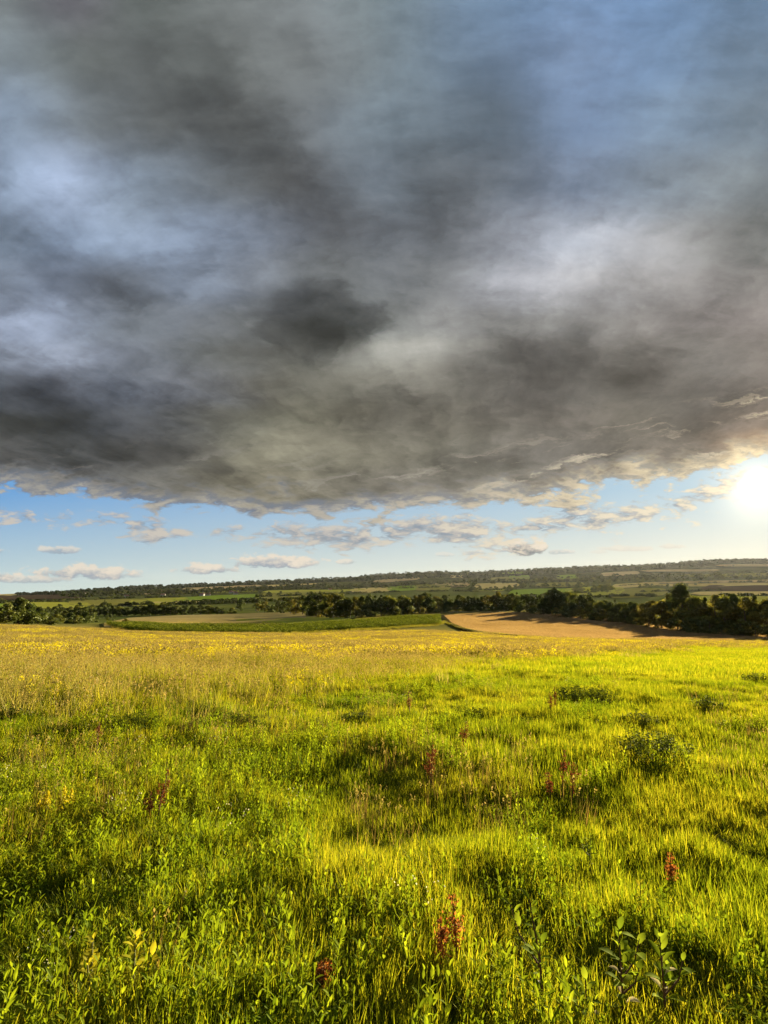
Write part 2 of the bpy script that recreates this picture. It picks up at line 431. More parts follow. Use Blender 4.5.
# ------------------------------------------------------------------ mesh helpers
class MB:
    def __init__(s): s.v, s.f, s.t, s.m = [], [], [], []
    def add(s, verts, faces, tone=.5, mi=0):
        o = len(s.v); s.v += [tuple(v) for v in verts]
        s.f += [tuple(i + o for i in f) for f in faces]
        s.t += [tone] * len(verts); s.m += [mi] * len(faces)
    def blade(s, base, d, h, w, bend, tone, mi=0, seg=3):
        """a tapering grass blade leaning towards d"""
        px, py = -d[1], d[0]; vs = []; fs = []
        for k in range(seg + 1):
            t = k / seg; o = bend * t * t; z = h * (t - .25 * abs(bend) / max(h, .01) * t * t)
            ww = w * (1 - t) ** .7 * .5 if k < seg else 0
            c = (base[0] + d[0] * o, base[1] + d[1] * o, base[2] + z)
            if k < seg: vs += [(c[0] - px * ww, c[1] - py * ww, c[2]), (c[0] + px * ww, c[1] + py * ww, c[2])]
            else: vs.append(c)
        for k in range(seg - 1): fs.append((2 * k, 2 * k + 1, 2 * k + 3, 2 * k + 2))
        fs.append((2 * seg - 2, 2 * seg - 1, 2 * seg)); s.add(vs, fs, tone, mi)
    def leaf(s, base, axis, up, ln, w, tone, mi=0, fold=.25, droop=.2):
        """an oval leaf from its stalk end along axis"""
        a = Vector(axis).normalized(); u = Vector(up); n = (u - a * u.dot(a))
        n = n.normalized() if n.length > 1e-4 else Vector((0, 0, 1)).cross(a).normalized()
        sd = a.cross(n); b = Vector(base); vs = []; prof = [(0, .12), (.25, .8), (.55, 1.), (.82, .6), (1, .04)]
        for t, ww in prof:
            c = b + a * (ln * t) - n * (droop * ln * t * t)
            vs += [c - sd * (w * ww * .5) + n * (fold * w * ww * .5), c, c + sd * (w * ww * .5) + n * (fold * w * ww * .5)]
        fs = []
        for k in range(4):
            q = 3 * k; fs += [(q, q + 1, q + 4, q + 3), (q + 1, q + 2, q + 5, q + 4)]
        s.add(vs, fs, tone, mi)
    def quad(s, c, n, size, tone, mi=0, asp=1.0, roll=None):
        n = Vector(n).normalized(); t = n.orthogonal().normalized(); t.rotate(Matrix.Rotation(random.random() * 6.283 if roll is None else roll, 3, n))
        b = n.cross(t); c = Vector(c); k = size * .5
        s.add([c - t * k * asp, c + b * k * .8, c + t * k * asp, c - b * k * .8], [(0, 1, 2, 3)], tone, mi)
    def tube(s, pts, rad, n=6, tone=.5, mi=0):
        rings = []
        for i, p in enumerate(pts):
            p = Vector(p); a = Vector(pts[min(i + 1, len(pts) - 1)]) - Vector(pts[max(i - 1, 0)])
            a = a.normalized() if a.length > 0 else Vector((0, 0, 1)); t = a.orthogonal().normalized(); b = a.cross(t)
            r = rad[i] if hasattr(rad, '__len__') else rad
            rings.append([p + (t * math.cos(6.2832 * k / n) + b * math.sin(6.2832 * k / n)) * r for k in range(n)])
        vs = [v for r in rings for v in r]; fs = []
        for i in range(len(rings) - 1):
            for k in range(n): fs.append((i * n + k, i * n + (k + 1) % n, (i + 1) * n + (k + 1) % n, (i + 1) * n + k))
        s.add(vs, fs, tone, mi)
    def mesh(s, name, mats, smooth=False):
        me = bpy.data.meshes.new(name); me.from_pydata(s.v, [], s.f)
        for m in (mats if isinstance(mats, (list, tuple)) else [mats]): me.materials.append(m)
        at = me.attributes.new('tone', 'FLOAT', 'POINT'); at.data.foreach_set('value', s.t)
        if any(s.m): me.polygons.foreach_set('material_index', s.m)
        if smooth: me.polygons.foreach_set('use_smooth', [True] * len(me.polygons))
        me.update(); return me

def link(name, me, parent=None):
    o = bpy.data.objects.new(name, me); COL.objects.link(o)
    if parent: o.parent = parent
    return o
def tag(o, label=None, cat=None, group=None, kind=None):
    for k, v in (('label', label), ('category', cat), ('group', group), ('kind', kind)):
        if v: o[k] = v
    return o
def empty(name, loc, rz=0., sc=1.):
    o = bpy.data.objects.new(name, None); COL.objects.link(o); o.location = loc; o.rotation_euler = (0, 0, rz)
    o.scale = (sc, sc, sc) if not hasattr(sc, '__len__') else sc; o.empty_display_size = .2
    return o

# ------------------------------------------------------------------ zones of the meadow
# the line where the lush green growth gives way to the ripe, dry, flowering meadow
LUSH = [(-250, 716), (0, 730), (60, 732), (130, 734), (200, 722), (260, 708), (330, 692), (400, 678), (450, 668), (520, 658), (600, 648), (680, 642), (768, 638), (1000, 637)]
def lush_depth(x, y):
    u = 384 + 567 * np.asarray(x) / np.maximum(y, 1.)
    row = np.interp(u, [p[0] for p in LUSH], [p[1] for p in LUSH])
    # row -> depth along the meadow profile
    rows = [760, 720, 690, 670, 660, 650, 645, 641, 637]; ds = [8.2, 11, 14, 24, 33, 52, 72, 105, 135]
    return np.interp(-row, [-r for r in rows], ds)
def is_lush(x, y):
    d = lush_depth(x, y); w = fbm(np.asarray(x) / 3.5, np.asarray(y) / 6, 31, 3) * .35
    return y < d * (1 + w + .16 * RNG.normal(0, 1, np.shape(x)))
def meadow_end(u):
    return np.interp(u, [-100, 0, 100, 112, 260, 350, 440, 462, 520, 640, 745, 768, 900], [134, 134, 134, 140, 130, 140, 160, 150, 135, 132, 140, 150, 150])

# ------------------------------------------------------------------ ground sheet
def build_ground():
    azs = np.concatenate([np.linspace(-180, -60, 25)[:-1], np.linspace(-60, -38, 30)[:-1], np.linspace(-38, 38, 300)[:-1], np.linspace(38, 60, 30)[:-1], np.linspace(60, 180, 25)[:-1]])
    rs = np.exp(np.linspace(math.log(.25), math.log(38000), 620))
    A, Rr = np.meshgrid(np.radians(azs), rs, indexing='ij')
    X, Y = np.sin(A) * Rr, np.cos(A) * Rr
    Z = H(X, Y)
    na, nr = A.shape
    vs = np.stack([X, Y, Z], -1).reshape(-1, 3)
    i = np.arange(na)[:, None]; j = np.arange(nr - 1)[None, :]
    i2 = (i + 1) % na
    f = np.stack([i * nr + j, i * nr + j + 1, i2 * nr + j + 1, i2 * nr + j], -1).reshape(-1, 4)
    f = f[:, ::-1]
    c = len(vs); vs = np.vstack([vs, [[0, 0, H1(0, 0)]]])
    fan = np.stack([np.full(na, c), (np.arange(na)) * nr, ((np.arange(na) + 1) % na) * nr], -1)[:, ::-1]
    me = bpy.data.meshes.new('ground')
    me.from_pydata(vs.tolist(), [], f.tolist() + fan.tolist())
    me.polygons.foreach_set('use_smooth', [True] * len(me.polygons)); me.update()
    m, nt, out = new_mat('ground'); L = nt.links
    p = pos_of(nt); sep = nt.nodes.new('ShaderNodeSeparateXYZ'); L.new(p, sep.inputs[0])
    x, y = V(nt, sep.outputs[0]), V(nt, sep.outputs[1])
    n1 = noise(nt, p, .5, 5); n2 = noise(nt, p, 6., 4); n3 = noise(nt, p, .035, 5, .6); n4 = noise(nt, p, .006, 5, .6)
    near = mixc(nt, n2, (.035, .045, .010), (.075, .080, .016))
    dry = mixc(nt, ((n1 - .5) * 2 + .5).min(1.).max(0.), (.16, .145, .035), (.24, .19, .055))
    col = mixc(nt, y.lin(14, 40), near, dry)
    fld = mixc(nt, n3.lin(.35, .65), (.045, .062, .014), (.11, .115, .028))
    fld = mixc(nt, (n4 - .5).lin(-.05, .05), fld, (.05, .062, .018))
    col = mixc(nt, y.lin(150, 260), col, fld)
    far = mixc(nt, n4.lin(.4, .6), (.025, .036, .010), (.075, .080, .022))
    col = mixc(nt, y.lin(1500, 3000), col, far)
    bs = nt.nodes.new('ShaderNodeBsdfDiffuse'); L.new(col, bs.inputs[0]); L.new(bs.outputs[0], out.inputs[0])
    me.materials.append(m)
    tag(link('ground', me), kind='structure')

# a field: an area of land with an upper (far) and lower (near) rim, draped over the ground
def field(name, top, bot, mat, lift=None, nx=60, ny=10, label=None):
    x0, x1 = max(top[0][0], bot[0][0]), min(top[-1][0], bot[-1][0])
    vs, fs = [], []
    for i in range(nx + 1):
        px = x0 + (x1 - x0) * i / nx
        a = np.interp(px, [p[0] for p in top], [p[1] for p in top]); b = np.interp(px, [p[0] for p in bot], [p[1] for p in bot])
        b = max(b, a + .02)
        far, nearp = ground_at(px, a), ground_at(px, b)
        for j in range(ny + 1):
            t = j / ny
            # straight across the land between the two rims
            X = nearp[0] + (far[0] - nearp[0]) * t; Y = nearp[1] + (far[1] - nearp[1]) * t
            vs.append([X, Y])
    vs = np.array(vs); Z = H(vs[:, 0], vs[:, 1]); dist = np.hypot(vs[:, 0], vs[:, 1])
    Z = Z + (.10 + .0012 * dist if lift is None else lift)
    for i in range(nx):
        for j in range(ny):
            q = i * (ny + 1) + j; fs.append((q, q + ny + 1, q + ny + 2, q + 1))
    me = bpy.data.meshes.new(name); me.from_pydata(np.column_stack([vs, Z]).tolist(), [], fs); me.materials.append(mat)
    me.polygons.foreach_set('use_smooth', [True] * len(me.polygons)); me.update()
    o = link(name, me); tag(o, kind='structure'); return o
build_ground()

M['stubble'] = land_mat('stubble', (.30, .235, .085), (.40, .31, .125), scale=.02, fine=.5, stretch=(.3, 2.0))
M['oats'] = land_mat('ripe_oats', (.30, .185, .085), (.385, .245, .115), scale=.05, fine=.35, stretch=(.35, 1.6), bump=.8)
M['pasture'] = land_mat('pasture', (.27, .28, .036), (.38, .36, .055), scale=.02, fine=.15)
M['olive'] = land_mat('olive_pasture', (.17, .17, .035), (.26, .23, .055), scale=.02, fine=.15)
M['fresh'] = land_mat('fresh_pasture', (.16, .24, .024), (.23, .31, .036), scale=.02, fine=.15)
M['gold'] = land_mat('ripe_field', (.44, .35, .12), (.54, .42, .16), scale=.01, fine=.1)
M['soil'] = land_mat('ploughed_soil', (.060, .042, .024), (.085, .058, .032), scale=.02, fine=.2)
M['tan'] = land_mat('tan_field', (.40, .29, .13), (.48, .36, .17), scale=.01, fine=.1)
M['track'] = land_mat('track', (.06, .05, .022), (.10, .085, .034), scale=.2, fine=.8)
M['verge'] = land_mat('verge', (.17, .14, .06), (.24, .19, .085), scale=.08, fine=.5)

field('stubble_field', [(104, 624), (130, 618.5), (180, 616), (240, 614.5), (262, 613.5), (300, 613), (330, 616), (350, 619.5)],
      [(104, 628), (130, 628), (180, 628.5), (255, 629.5), (300, 628), (350, 624)], M['stubble'])
field('pasture_strip', [(236, 620.5), (262, 614.6), (300, 613.6), (330, 616.4), (352, 620)], [(236, 622), (262, 623), (300, 624.6), (330, 623.4), (352, 621.5)], M['pasture'], lift=.5)
field('valley_path', [(355, 617.5), (400, 613.5), (450, 611.2), (520, 610.8), (560, 612.5)], [(355, 621), (400, 617.5), (438, 616.2), (470, 614.8), (520, 613.2), (560, 615)], M['verge'])
field('oat_field', [(444, 616.2), (470, 613.8), (520, 612.5), (570, 616), (620, 621), (680, 628), (740, 634), (800, 638), (900, 642)],
      [(444, 617), (452, 625), (462, 629), (480, 634.5), (510, 638), (560, 641), (640, 643.5), (700, 643.5), (745, 642.5), (800, 642.6), (900, 644.5)], M['oats'], nx=110, ny=16)
field('farm_track', [(437, 616.2), (444, 616.4), (452, 624.2), (462, 628.2), (480, 633.2), (510, 636.9), (545, 639.3)], [(437, 617), (444, 620), (452, 626.5), (462, 631), (480, 635.4), (510, 638.8), (545, 640.8)], M['track'], lift=.6, nx=90, ny=3)

# patchwork of the far side of the valley
FAR = [
 ('pasture', 0, 92, 603.2, 602.8, 609.5, 608.0), ('fresh', -60, 40, 605.0, 604.5, 608.5, 608.0), ('soil', -60, 85, 597.2, 595.6, 600.5, 599.2), ('gold', -60, 17, 595.2, 594.8, 596.4, 596.2),
 ('olive', 66, 150, 601.0, 599.5, 606.5, 604.8), ('pasture', 128, 190, 600.0, 598.2, 607.0, 603.5), ('fresh', 172, 262, 598.2, 595.0, 603.2, 600.8), ('gold', 150, 205, 602.0, 599.5, 605.0, 602.5),
 ('tan', 182, 262, 588.6, 585.4, 590.4, 587.4), ('tan', 140, 165, 594.0, 593.2, 595.4, 594.6), ('pasture', 196, 262, 592.6, 590.8, 594.2, 592.4),
 ('olive', 255, 345, 594.0, 592.8, 600.5, 598.2), ('pasture', 262, 350, 591.6, 590.6, 594.2, 593.2), ('gold', 262, 320, 586.0, 584.0, 587.4, 585.4), ('gold', 266, 280, 585.6, 585.2, 586.8, 586.4), 
 ('gold', 350, 392, 589.2, 587.4, 594.0, 592.2), ('tan', 373, 420, 580.8, 577.4, 583.0, 580.2), ('pasture', 330, 365, 590.8, 590.0, 592.6, 591.8),
 ('fresh', 386, 418, 587.0, 586.0, 592.0, 591.0), ('olive', 412, 452, 585.4, 584.8, 591.2, 590.4), ('tan', 430, 470, 584.4, 583.8, 588.0, 587.4), ('gold', 450, 464, 576.2, 576.0, 578.4, 578.2),
 ('gold', 474, 520, 584.8, 583.6, 589.4, 588.0), ('olive', 488, 530, 578.0, 576.4, 582.0, 580.6), ('fresh', 498, 524, 572.8, 572.4, 575.0, 574.6), ('pasture', 470, 505, 590.2, 589.6, 592.0, 591.6),
 ('fresh', 508, 577, 590.6, 588.8, 597.2, 596.4), ('fresh', 508, 530, 576.2, 575.6, 580.0, 579.6), ('fresh', 556, 577, 575.6, 574.8, 579.6, 579.4), ('olive', 535, 585, 583.6, 582.8, 588.0, 587.2),
 ('pasture', 560, 625, 589.0, 587.0, 597.0, 594.6), ('tan', 600, 640, 573.6, 572.0, 577.2, 575.8), ('gold', 612, 660, 585.0, 583.2, 588.6, 586.4), ('olive', 606, 668, 589.4, 588.6, 599.0, 596.0),
 ('tan', 640, 800, 582.6, 580.2, 584.6, 583.0), ('gold', 655, 800, 585.2, 583.8, 587.0, 586.2), ('soil', 700, 810, 586.2, 585.2, 592.0, 592.0), ('gold', 690, 810, 592.4, 592.2, 596.0, 595.6), ('tan', 640, 720, 570.6, 569.4, 572.6, 571.4),
 ('olive', 680, 800, 574.8, 573.4, 577.8, 576.6), ('tan', 715, 800, 565.2, 564.8, 567.2, 566.8), ('pasture', 660, 810, 597.0, 597.0, 606.0, 606.0)]
FNAME = {'pasture': 'pasture', 'fresh': 'pasture', 'olive': 'pasture', 'gold': 'ripe_field', 'tan': 'ripe_field', 'soil': 'ploughed_field'}
for kd, xa, xb, ta, tb, ba, bb in FAR:
    w = .25 * (ba - ta)
    mid = (xa + xb) / 2
    field(FNAME[kd], [(xa, (ta + ba) / 2), (xa + (xb - xa) * .06, ta), (mid, (ta + tb) / 2 - w * .3), (xb - (xb - xa) * .05, tb), (xb, (tb + bb) / 2 - .1)],
          [(xa, (ta + ba) / 2 + .05), (xa + (xb - xa) * .1, ba), (mid, (ba + bb) / 2 + w * .3), (xb - (xb - xa) * .08, bb), (xb, (tb + bb) / 2)], M[kd], nx=24, ny=6)

# ------------------------------------------------------------------ scattered growth (grass, flowers, crop): nobody could count it
def scatter(name, P, rot, scl, idx, protos, label, cat):
    """one object: points on the ground, a tuft on each"""
    P = np.asarray(P)
    c = bpy.data.collections.new(name + '_tufts')
    for k, me in enumerate(protos):
        o = bpy.data.objects.new('%s_tuft_%02d' % (name, k), me); c.objects.link(o)
    me = bpy.data.meshes.new(name); me.from_pydata(P.tolist(), [], [])
    a = me.attributes.new('rot', 'FLOAT_VECTOR', 'POINT'); a.data.foreach_set('vector', np.asarray(rot, float).ravel())
    a = me.attributes.new('scl', 'FLOAT_VECTOR', 'POINT'); a.data.foreach_set('vector', np.asarray(scl, float).ravel())
    a = me.attributes.new('pick', 'INT', 'POINT'); a.data.foreach_set('value', np.asarray(idx, int))
    o = link(name, me); tag(o, label, cat, kind='stuff')
    ng = bpy.data.node_groups.new(name, 'GeometryNodeTree')
    ng.interface.new_socket('Geometry', in_out='INPUT', socket_type='NodeSocketGeometry')
    ng.interface.new_socket('Geometry', in_out='OUTPUT', socket_type='NodeSocketGeometry')
    N = ng.nodes; gi, go = N.new('NodeGroupInput'), N.new('NodeGroupOutput')
    ci = N.new('GeometryNodeCollectionInfo'); ci.inputs['Collection'].default_value = c
    ci.inputs['Separate Children'].default_value = True; ci.inputs['Reset Children'].default_value = True
    ip = N.new('GeometryNodeInstanceOnPoints'); ip.inputs['Pick Instance'].default_value = True
    def na(nm, t):
        n = N.new('GeometryNodeInputNamedAttribute'); n.data_type = t; n.inputs['Name'].default_value = nm; return n.outputs['Attribute']
    K = ng.links.new
    K(gi.outputs[0], ip.inputs['Points']); K(ci.outputs[0], ip.inputs['Instance']); K(na('pick', 'INT'), ip.inputs['Instance Index'])
    K(na('rot', 'FLOAT_VECTOR'), ip.inputs['Rotation']); K(na('scl', 'FLOAT_VECTOR'), ip.inputs['Scale']); K(ip.outputs[0], go.inputs[0])
    md = o.modifiers.new('scatter', 'NODES'); md.node_group = ng
    return o

def wedge(r0, r1, half, per_m2):
    area = R(2 * half) / 2 * (r1 * r1 - r0 * r0); n = int(area * per_m2)
    r = np.sqrt(RNG.uniform(r0 * r0, r1 * r1, n)); a = R(half) * RNG.uniform(-1, 1, n)
    return r * np.sin(a), r * np.cos(a)

def tuft(mat, n, rad, h, w, lean=.35, hv=.35, seg=3, heads=0, head_mat=1, head=(.02, .06), bend=.5):
    b = MB()
    for k in range(n):
        r = rad * math.sqrt(random.random()); a = random.random() * 6.283
        base = (r * math.cos(a), r * math.sin(a), -.03); d = random.random() * 6.283
        hh = h * (1 + random.uniform(-hv, hv)); t = random.random()
        b.blade(base, (math.cos(d), math.sin(d)), hh, w * random.uniform(.7, 1.3), hh * bend * random.random() ** 1.5 + .02, t, 0, seg)
    for k in range(heads):
        r = rad * math.sqrt(random.random()); a = random.random() * 6.283; d = random.random() * 6.283
        hh = h * random.uniform(1.0, 1.5); x, y = r * math.cos(a), r * math.sin(a); o = hh * .12
        b.blade((x, y, 0), (math.cos(d), math.sin(d)), hh, max(w * .35, .002), o, random.random(), head_mat, 2)
        tx, ty = x + math.cos(d) * o, y + math.sin(d) * o
        for q in range(4):
            b.quad((tx + random.gauss(0, head[0] * .5), ty + random.gauss(0, head[0] * .5), hh * .97 - head[1] * q / 4), (random.gauss(0, 1), random.gauss(0, 1), .2), head[0] * random.uniform(.8, 1.6), random.random(), head_mat, 1.5)
    return b

def weed(mat, n, h, leaf, rad=.1, tips=0):
    """leafy weed: upright stalks with oval leaves all the way up"""
    b = MB()
    for k in range(n):
        r = rad * random.random(); a = random.random() * 6.283; x, y = r * math.cos(a), r * math.sin(a)
        hh = h * random.uniform(.6, 1.15); lx, ly = random.gauss(0, .12) * hh, random.gauss(0, .12) * hh
        b.blade((x, y, 0), (lx / (abs(lx) + 1e-3), 0), hh, .006, lx, .4, 0, 2)
        nl = max(4, int(hh / leaf * 2.0)); t = random.random()
        for q in range(nl):
            f = (q + .6) / nl; an = q * 2.4 + a; z = hh * f
            ln = leaf * (1.15 - .6 * f) * random.uniform(.8, 1.2)
            el = .25 + .9 * f
            b.leaf((x + lx * f * f, y, z), (math.cos(an) * math.cos(el), math.sin(an) * math.cos(el), math.sin(el)), (0, 0, 1), ln, ln * .42, min(1, max(0, t + random.gauss(0, .2))), 0)
        if tips:
            for q in range(tips):
                b.quad((x + lx + random.gauss(0, .02), y + random.gauss(0, .02), hh + random.gauss(0, .015)), (random.gauss(0, 1), random.gauss(0, 1), 1), .009, random.random(), 1)
    return b

M['lush'] = leaf_mat('lush_grass', [(.105, .150, .005), (.195, .230, .008), (.285, .265, .014)], .45, .58, rnd=.5)
M['weed'] = leaf_mat('weed_leaves', [(.115, .18, .008), (.235, .28, .012)], .5, .55, .004)
M['dry'] = leaf_mat('dry_grass', [(.22, .22, .024), (.31, .285, .055), (.38, .31, .13)], .10, .45)
M['seed'] = leaf_mat('seed_heads', [(.20, .165, .045), (.25, .19, .07)], .3, .4)
M['yellow'] = leaf_mat('yellow_blossom', [(.44, .37, .01), (.54, .46, .02)], .5, .35, .02)
M['white'] = leaf_mat('white_blossom', [(.62, .58, .48), (.74, .72, .64)], .5, .3, .02)
M['ygreen'] = leaf_mat('meadow_green', [(.165, .185, .007), (.28, .26, .014)], .12, .5)

def rots(n, tilt=.12):
    return np.column_stack([RNG.normal(0, tilt, n), RNG.normal(0, tilt, n), RNG.uniform(0, 6.283, n)])

def put(x, y, per=None):
    return np.column_stack([x, y, H(x, y)])

def hump(x, y):
    """how tall the growth stands: patches from knee high to thin"""
    return 1.05 + .45 * fbm(x / .9, y / 1.1, 41, 2) + .60 * fbm(x / .32, y / .36, 45, 2) + .25 * fbm(x / 5, y / 6, 43, 2)

def build_meadow():
    lush_near = [tuft(M['lush'], 18, .06, .125, .0072, seg=4, bend=.4).mesh('g', [M['lush']]) for k in range(6)]
    lush_mid = [tuft(M['lush'], 42, .15, .15, .0095, bend=.4).mesh('g', [M['lush']]) for k in range(5)]
    lush_far = [tuft(M['lush'], 110, .48, .19, .02, seg=2, bend=.4).mesh('g', [M['lush']]) for k in range(4)]
    P, S, I = [], [], []
    protos = lush_near + lush_mid + lush_far
    for (r0, r1, half, den, i0, n_, sc) in ((.7, 6.5, 58, 400, 0, 6, 1.), (6.5, 19, 46, 72, 6, 5, 1.), (19, 120, 42, 7, 11, 4, 1.)):
        x, y = wedge(r0, r1, half, den)
        k = is_lush(x, y)
        x, y = x[k], y[k]; n = len(x)
        hs = hump(x, y) * RNG.uniform(.75, 1.25, n)
        ws = RNG.uniform(.85, 1.2, n)
        P.append(put(x, y)); S.append(np.column_stack([ws, ws, np.clip(hs, .35, 2.3)])); I.append(i0 + RNG.integers(0, n_, n))
    P, S, I = np.vstack(P), np.vstack(S), np.concatenate(I)
    scatter('lush_grass', P, rots(len(P)), S, I, protos, 'lush yellow green grass growing thick over the near slope', 'grass')
    print('lush', len(P))
    # leafy weeds among the grass, most on the left
    protos = [weed(M['weed'], 5, .19, .042).mesh('w', [M['weed']]) for k in range(5)] + [weed(M['weed'], 4, .22, .04, tips=5).mesh('w', [M['weed'], M['white']]) for k in range(2)]
    x, y = wedge(1., 17, 48, 46)
    side = np.clip(.45 - x / np.maximum(y, 1) * .9, .15, 1)
    k = is_lush(x, y) & (fbm(x / 1.1, y / 1.3, 51, 3) + side * 1.1 - .45 + .5 * np.clip(1 - y / 4, 0, 1) > 0)
    x, y = x[k], y[k]; n = len(x); sc = RNG.uniform(.7, 1.25, n)
    pick = np.where(RNG.random(n) < .012, 5 + RNG.integers(0, 2, n), RNG.integers(0, 5, n))
    scatter('leafy_weeds', put(x, y), rots(n), np.column_stack([sc, sc, sc * np.clip(hump(x, y), .6, 1.4)]), pick, protos, 'small leafy green weeds among the near grass', 'weeds')
    print('weeds', n)
    # withered stalks standing among the green
    M['withered'] = leaf_mat('withered_stalks', [(.16, .10, .03), (.26, .19, .06)], .8, .45)
    pr = [tuft(M['withered'], 9, .12, .27, .005, seg=3, heads=4, head=(.010, .05), bend=.25).mesh('k', [M['withered'], M['seed']]) for k in range(4)]
    x, y = wedge(1.2, 20, 46, 9)
    k = is_lush(x, y) & (fbm(x / 1.3, y / 1.7, 95, 3) + .25 * np.clip(-x / y, -.5, .6) > .20)
    x, y = x[k], y[k]; n = len(x); sc = RNG.uniform(.7, 1.2, n)
    scatter('withered_stalks', put(x, y), rots(n), np.column_stack([sc, sc, sc]), RNG.integers(0, 4, n), pr, 'withered brown grass stalks among the green growth', 'grass')
    # the ripe meadow: dry grass with seed heads, green stalks, yellow flowers in drifts
    pr = [tuft(M['dry'], 30, .22, .40, .010, seg=2, heads=8, head=(.014, .05)).mesh('d', [M['dry'], M['seed']]) for k in range(4)]
    pr += [tuft(M['ygreen'], 34, .22, .34, .010, seg=2, heads=4).mesh('d', [M['ygreen'], M['seed']]) for k in range(3)]
    pr += [tuft(M['dry'], 90, .8, .44, .03, seg=2, heads=36, head=(.035, .09)).mesh('d', [M['dry'], M['seed']]) for k in range(3)]
    pr += [tuft(M['ygreen'], 90, .8, .40, .03, seg=2, heads=12, head=(.05, .10)).mesh('d', [M['ygreen'], M['seed']]) for k in range(3)]
    P, S, I = [], [], []
    for r0, r1, half, den, a, b, c in ((8, 30, 46, 16, 0, 4, 7), (30, 165, 41, 2.6, 7, 10, 13)):
        x, y = wedge(r0, r1, half, den)
        u = 384 + 567 * x / y
        k = ~is_lush(x, y) & (y < meadow_end(u))
        x, y = x[k], y[k]; n = len(x)
        g = fbm(x / 9, y / 14, 61, 3) + RNG.normal(0, .3, n) + .12
        pick = np.where(g < .08, RNG.integers(a, b, n), RNG.integers(b, c, n))
        hs = RNG.uniform(.7, 1.25, n) * (1 + .25 * fbm(x / 4, y / 6, 63, 2))
        P.append(put(x, y)); S.append(np.column_stack([np.ones(n), np.ones(n), hs])); I.append(pick)
    P, S, I = np.vstack(P), np.vstack(S), np.concatenate(I)
    scatter('dry_grass', P, rots(len(P)), S, I, pr, 'ripe straw coloured meadow grass with seed heads beyond the green slope', 'grass')
    print('dry', len(P))
    def flower(nst, rad, h, q, sp):
        b = MB()
        for k in range(nst):
            r = rad * math.sqrt(random.random()); a = random.random() * 6.283; x, y = r * math.cos(a), r * math.sin(a); hh = h * random.uniform(.7, 1.2)
            b.blade((x, y, 0), (1, 0), hh, sp * .3, .03, random.random(), 0, 2)
            for j in range(q): b.quad((x + random.gauss(0, sp * .8), y + random.gauss(0, sp * .8), hh - abs(random.gauss(0, sp * 1.8)) + sp), (random.gauss(0, 1), random.gauss(0, 1), .6), sp * random.uniform(.8, 1.5), random.random(), 1)
        return b.mesh('f', [M['ygreen'], M['yellow']])
    pr = [flower(10, .2, .46, 9, .022) for k in range(3)] + [flower(26, .8, .50, 6, .05) for k in range(3)]
    P, S, I = [], [], []
    for r0, r1, half, den, a, b in ((9, 30, 46, 5.5, 0, 3), (30, 150, 41, 1.3, 3, 6)):
        x, y = wedge(r0, r1, half, den); u = 384 + 567 * x / y
        w = fbm(x / 6, y / 9, 71, 3) + .40 * np.exp(-((y - 80) / 40) ** 2) - .06
        k = ~is_lush(x, y) & (y < meadow_end(u)) & (w + RNG.normal(0, .15, len(x)) > .12)
        x, y = x[k], y[k]; n = len(x); hs = RNG.uniform(.75, 1.2, n)
        P.append(put(x, y)); S.append(np.column_stack([hs, hs, hs])); I.append(RNG.integers(a, b, n))
    P, S, I = np.vstack(P), np.vstack(S), np.concatenate(I)
    scatter('yellow_wildflowers', P, rots(len(P)), S, I, pr, 'drifts of small yellow wildflowers across the ripe meadow', 'flowers')
    print('flowers', len(P))

def build_crop():
    M['crop'] = leaf_mat('crop_leaves', [(.070, .11, .010), (.24, .27, .035)], .5, .58, rnd=1.0)
    pr = []
    for k in range(4):
        b = MB()
        for q in range(26):
            an = random.random() * 6.283; z = random.uniform(.3, 1.35); ln = random.uniform(.35, .6)
            b.leaf((0, 0, z), (math.cos(an), math.sin(an), .55), (0, 0, 1), ln, ln * .45, random.random(), 0, droop=.5)
        b.tube([(0, 0, -.1), (0, 0, 1.3)], [.03, .02], 5, .3)
        pr.append(b.mesh('c', [M['crop']]))
    top = [(106, 624.4), (118, 625.4), (180, 627), (255, 627.4), (300, 626), (345, 622.8), (390, 618.8), (425, 616.8), (440, 616.6)]
    bot = [(106, 625), (118, 629.5), (130, 632), (180, 635), (260, 636), (350, 631), (410, 627), (440, 625.5)]
    n = 9000
    P = []
    for px in np.linspace(107, 440, 180):
        a = np.interp(px, *zip(*top)); b = np.interp(px, *zip(*bot))
        f, nn = ground_at(px, a), ground_at(px, b)
        L_ = math.hypot(f[0] - nn[0], f[1] - nn[1]); m = max(2, int(L_ / 1.25))
        for t in np.linspace(0, 1, m): P.append((nn[0] + (f[0] - nn[0]) * t, nn[1] + (f[1] - nn[1]) * t))
    P = np.array(P) + RNG.normal(0, .12, (len(P), 2)); n = len(P)
    s = RNG.uniform(.65, 1.25, n) * (1 + .3 * fbm(P[:, 0] / 7, P[:, 1] / 7, 81, 2))
    scatter('green_crop', put(P[:, 0], P[:, 1]), rots(n, .05), np.column_stack([s, s, s]), RNG.integers(0, 4, n), pr, 'strip of broad leaved green crop in rows along the valley field', 'crop')
    print('crop', n)

